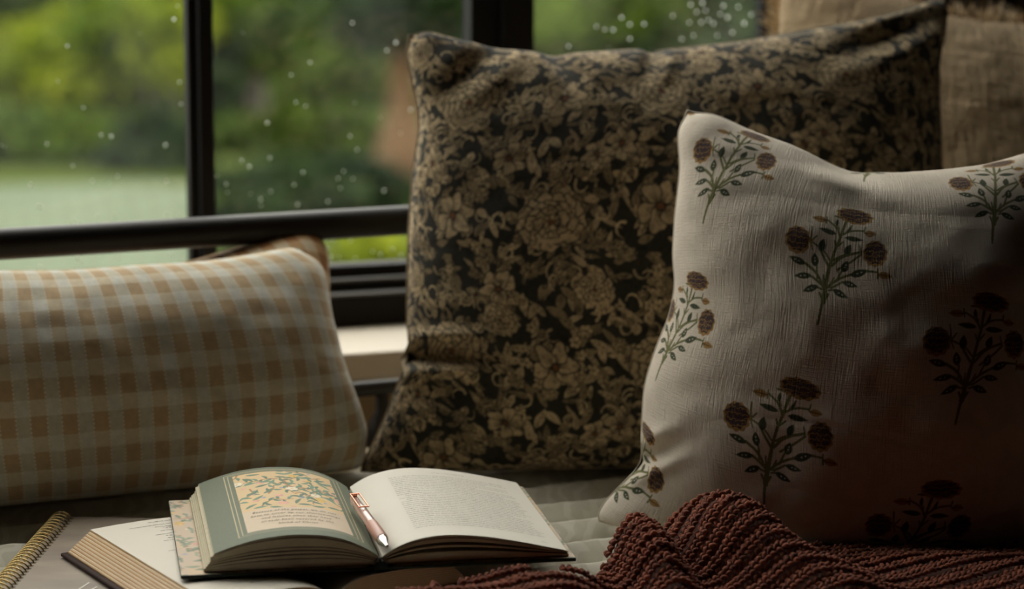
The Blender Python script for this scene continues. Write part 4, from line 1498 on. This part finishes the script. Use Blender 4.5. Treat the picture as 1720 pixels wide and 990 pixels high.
t2, f2 = text_block(gplace, .0, .100, -.10, .108, 60, rnd, ch=.0013, indent=lambda i: iv[i], ragged=.5)
tf += [[q + len(tv) for q in f_] for f_ in f2]; tv += t2
M_INKB = plain_noise_mat('dark_ink', L(84, 78, 74), L(96, 90, 86), 200, .8)
o = mesh_obj('printed_text', tv, tf, M_INKB, tp_left, smooth=False)
o['kind'] = 'stuff'
tag(gb, 'thick gilt-edged book with a dark leather cover, open under the hardback', 'book')

# ------------------------------------------------------------------ spiral notebook
m_, N, b = mat('taupe_notebook_cover', L(150, 136, 122), .42)
tc = N.n('ShaderNodeTexCoord')
N.l(N.ramp(N.noise(N.mapping(tc.outputs['Object'], (6, 22, 6)), 1.0, 4, .6), [(.3, L(128, 116, 106)), (.6, L(156, 142, 126)), (.8, L(172, 160, 146))]), b.inputs['Base Color'])
M_TAUPE = m_
m_, N_, b_ = mat('brass_wire', L(198, 172, 118), .24, 1.0)
M_BRASS = m_
nz = .0062
na, nb_ = at_z(98, 871, nz + .008), at_z(0, 982, nz + .008)
nd = nb_ - na; nd[2] = 0; nd /= np.linalg.norm(nd)            # towards the viewer
nr = np.array([-nd[1], nd[0], 0])                              # to the right of the spine
if nr[0] < 0:
    nr = -nr
N0 = np.array([na[0], na[1], nz])
book_n = empty('spiral_notebook', N0)
NWD, NLN = .150, .300
v, f = box_vf((0, 0, 0), nr, nd, ZV, (.004, .004 + NWD), (-.008, NLN), (0, .0012))
mesh_obj('back_cover', v, f, M_TAUPE, book_n, smooth=False)
v, f = box_vf((0, 0, 0), nr, nd, ZV, (.004, .002 + NWD), (-.006, NLN - .002), (.0014, .0062))
mesh_obj('paper_block', v, f, M_PAGE, book_n, smooth=False)
v, f = box_vf((0, 0, 0), nr, nd, ZV, (.004, .004 + NWD), (-.008, NLN), (.0064, .0076))
bevel(mesh_obj('front_cover', v, f, M_TAUPE, book_n, smooth=False), .0004)
M_WHITEP = plain_noise_mat('white_cover_print', L(222, 216, 208), L(214, 208, 200), 50, .5)
for (xa, ya), (xb, yb) in (((133, 990), (150, 979)), ((152, 992), (163, 986))):
    p, q = at_z(xa, ya, nz + .0078) - N0, at_z(xb, yb, nz + .0078) - N0
    d = q - p; ln = np.linalg.norm(d); d /= ln
    v, f = box_vf(p, d, np.cross(ZV, d), ZV, (0, ln), (-.0008, .0008), (-.00005, .0001))
    mesh_obj('printed_stroke', v, f, M_WHITEP, book_n, smooth=False)
ang = np.linspace(0, 2 * math.pi, 22, endpoint=False)
RR = .0110
ring_pts = [nr * (RR * .62 * math.cos(a) + .0035) + ZV * (RR * math.sin(a) + .0042) + nd * (.0016 * math.sin(a / 2)) for a in ang]
ring_pts = [nr * (RR * math.cos(a) + .0030) + ZV * (RR * .9 * math.sin(a) + .0042) + nd * (.0012 * math.cos(a)) for a in ang]
v, f = tube_vf(ring_pts, .00085, 8, False, True)
ring = mesh_obj('coil_ring', v, f, M_BRASS, book_n)
step = .0094
for i in range(1, int(NLN / step)):
    c = ring.copy()
    COL.objects.link(c)
    c.parent = book_n
    c.location = Vector(nd * step * i)
M_HOLE = plain_noise_mat('dark_punched_slot', (.02, .018, .016, 1), (.03, .026, .022, 1), 50, .9)
v, f = box_vf((0, 0, 0), nr, nd, ZV, (.0098, .0150), (-.0008, .0014), (.0074, .00775))
hole = mesh_obj('punched_slot', v, f, M_HOLE, book_n, smooth=False)
for i in range(1, int(NLN / step)):
    c = hole.copy()
    COL.objects.link(c)
    c.parent = book_n
    c.location = Vector(nd * step * i)
tag(book_n, 'taupe notebook bound with a brass spiral coil at the lower left', 'notebook')

# ------------------------------------------------------------------ knitted throw
def throw():
    m, N, b = mat('rust_wool', L(128, 66, 48), .95, sheen=.12, spec=.15)
    at = N.n('ShaderNodeAttribute', attribute_name='print')
    N.l(at.outputs['Color'], b.inputs['Base Color'])
    tc = N.n('ShaderNodeTexCoord')
    bump(N, b, N.noise(tc.outputs['Object'], 1300, 3, .7), .8, .0008)
    # heaps: centre, axis angle, long and short half size, height
    heaps = [((.194, 2.075), -62, .085, .037, .060), ((.118, 2.050), -76, .085, .023, .046), ((.010, 1.945), -40, .05, .030, .006), ((.27, 1.99), -62, .06, .04, .022),
             ((.52, 2.04), 0, .12, .05, .012), ((.37, 2.06), 10, .07, .045, .008)]
    def height(x, y):
        z = np.full(np.shape(x), .015)
        for (cx, cy), an_, la, lb, hh in heaps:
            ca, sa = math.cos(math.radians(an_)), math.sin(math.radians(an_))
            p = ((x - cx) * ca + (y - cy) * sa) / la
            q = (-(x - cx) * sa + (y - cy) * ca) / lb
            z = z + hh * np.exp(-(np.sqrt(p * p + q * q + 1e-9)) ** 2.6)
        ov = 1 / (1 + np.exp((x - .070) / .008))          # over the corner of the open book
        z = z + ov * .026
        z = z + .004 * vnoise(x * 14, y * 14, 31)
        return np.where(x < -.12, np.minimum(z, .020), z)
    # far border of the throw
    bx = [-.85, -.14, -.10, -.06, -.02, .03, .065, .095, .125, .16, .22, .27, .32, .42, .56, .70]  # unseen left stretch added to darken the bounce off the bed
    by = [1.60, 1.84, 1.90, 1.922, 1.945, 1.962, 1.99, 2.09, 2.12, 2.155, 2.155, 2.15, 2.145, 2.145, 2.145, 2.145]
    def border(x):
        return np.interp(x, bx, by) + .003 * np.sin(x * 160)
    nq = 620
    r = np.random.default_rng(13)
    rib, st, slope = .0115, .0060, .42
    prof_ = [(0, .25), (.18, .85), (.5, 1.0), (.82, .8), (1.0, .22)]
    sd = 6
    an = np.arange(sd) * 2 * math.pi / sd
    tf_ = np.array([[i * sd + k, i * sd + (k + 1) % sd, (i + 1) * sd + (k + 1) % sd, (i + 1) * sd + k] for i in range(len(prof_) - 1) for k in range(sd)])
    base1, base2 = lin((158, 92, 68)), lin((112, 62, 46))
    xs = np.linspace(-.10, .72, nq)
    def pt(x, y):
        return np.stack([x, y, height(x, y)], -1)
    def normal(x, y):
        e = .002
        n_ = np.stack([-(height(x + e, y) - height(x - e, y)) / (2 * e), -(height(x, y + e) - height(x, y - e)) / (2 * e), np.ones_like(x)], -1)
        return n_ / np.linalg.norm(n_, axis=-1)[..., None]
    V_, F_, C_, hair_src = [], [], [], []
    cnt = 0
    ymin = 1.78
    # rows follow the cloth: even spacing measured over the heaps along the middle line
    yy0 = np.arange(1.45, 2.40, .0005)
    prev, ys = None, []
    for y in yy0:
        p = pt(np.array(.17), np.array(y))
        if prev is None or np.linalg.norm(p - prev) >= rib:
            ys.append(y); prev = p
    for jr, y0 in enumerate(ys):
        low = .0034 * (jr % 2)
        yl = y0 + slope * (xs - .17) + .006 * np.sin(xs * 25 + y0 * 40)
        P = pt(xs, yl)
        d = np.r_[0, np.cumsum(np.linalg.norm(np.diff(P, axis=0), axis=1))]
        pos = np.arange(r.random() * st, d[-1] - st, st)
        px_ = np.interp(pos, d, xs); py_ = np.interp(pos, d, yl)
        keep = (py_ < border(px_)) & (py_ > ymin)
        px_, py_ = px_[keep], py_[keep]
        if len(px_) == 0:
            continue
        n_ = normal(px_, py_)
        pa_, pb_ = pt(px_ - .002, py_ - .002 * slope), pt(px_ + .002, py_ + .002 * slope)
        t = pb_ - pa_; t /= np.linalg.norm(t, axis=1)[:, None]
        w = np.cross(n_, t); w /= np.linalg.norm(w, axis=1)[:, None]
        for half in (-1, 1):
            c = pt(px_, py_) + w * half * rib * .225 + n_ * (.0012 - low)
            m_n = len(c)
            axd = t * .84 + w * half * (.60 + r.normal(0, .14, (m_n, 1))) + n_ * r.normal(.12, .12, (m_n, 1))
            axd /= np.linalg.norm(axd, axis=1)[:, None]
            s1 = np.cross(n_, axd); s1 /= np.linalg.norm(s1, axis=1)[:, None]
            s2 = np.cross(axd, s1)
            ln = st * r.uniform(1.2, 1.5, (m_n, 1)); rad = .0021 * r.uniform(.82, 1.25, (m_n, 1))
            pod = []
            for (tt, rr) in prof_:
                cen = c + axd * ln * (tt - .5) + n_ * rad * (1.2 - 4.2 * (tt - .5) ** 2)
                for a in an:
                    pod.append(cen + rad * rr * (math.cos(a) * s1 + math.sin(a) * s2))
            pod = np.stack(pod, 1)
            V_.append(pod.reshape(-1, 3))
            F_.append((tf_[None] + (np.arange(m_n) * pod.shape[1])[:, None, None] + cnt).reshape(-1, 4))
            cnt += m_n * pod.shape[1]
            mixc = np.clip(r.normal(.5, .3, (m_n, 1)), 0, 1)
            C_.append(np.repeat(base1 * mixc + base2 * (1 - mixc), pod.shape[1], 0))
            for _ in range(3):
                pick = r.random(m_n) < .7
                hair_src.append((c[pick], n_[pick], t[pick], w[pick]))
    root = empty('knitted_throw', (.2, 2.0, 0))
    inv = Matrix.Translation(-Vector(root.location))
    o1 = mesh_obj('stitches', np.concatenate(V_), np.concatenate(F_), m, None, col=np.concatenate(C_))
    o1['kind'] = 'stuff'
    gx = np.linspace(-.80, .72, 330)
    gt_ = np.r_[np.linspace(0, .3, 12), np.linspace(.31, 1, 80)]
    GXm, GTm = np.meshgrid(gx, gt_, indexing='ij')
    GF = 1.56 + .45 * GXm  # backing runs on unseen towards the viewer, added to soak up quilt bounce
    GYm = GF + (border(GXm) - GF) * GTm
    core = pt(GXm, GYm) - normal(GXm, GYm) * .0032
    core[:, -1, 2] *= .4
    o2 = mesh_obj('wool_backing_bounce_cover', core.reshape(-1, 3), grid_faces(330, 92), m, None, col=np.zeros((330 * 92, 3)) + base2 * .5)
    hv_, hf_ = [], []
    for c, n_, t, w in hair_src:
        k = len(c)
        d0 = n_ * r.uniform(.3, 1.2, (k, 1)) + t * r.normal(0, .9, (k, 1)) + w * r.normal(0, .9, (k, 1))
        d0 /= np.linalg.norm(d0, axis=1)[:, None]
        d1 = d0 + r.normal(0, .7, (k, 3)); d1 /= np.linalg.norm(d1, axis=1)[:, None]
        ln = r.uniform(.003, .008, (k, 1))
        p0 = c + n_ * .001; p1 = p0 + d0 * ln * .6; p2 = p1 + d1 * ln * .5
        wv = np.cross(d0, n_ + .1); wv /= np.linalg.norm(wv, axis=1)[:, None] + 1e-9; wv *= .00009
        q = np.stack([p0 - wv, p0 + wv, p1 + wv, p1 - wv, p2 + wv * .5, p2 - wv * .5], 1)
        hv_.append(q)
    H_ = np.concatenate(hv_)
    base = (np.arange(len(H_)) * 6)[:, None]
    hf_ = np.concatenate([base + np.array([[0, 1, 2, 3]]), base + np.array([[3, 2, 4, 5]])])
    o3 = mesh_obj('fuzz', H_.reshape(-1, 3), hf_, m, None, col=np.zeros((len(H_) * 6, 3)) + lin((164, 104, 84)))
    o3['kind'] = 'stuff'
    for o in (o1, o2, o3):
        o.parent = root
        o.matrix_parent_inverse = inv
    tag(root, 'rust red chunky knitted throw heaped before the sprigged cushion', 'blanket')
throw()
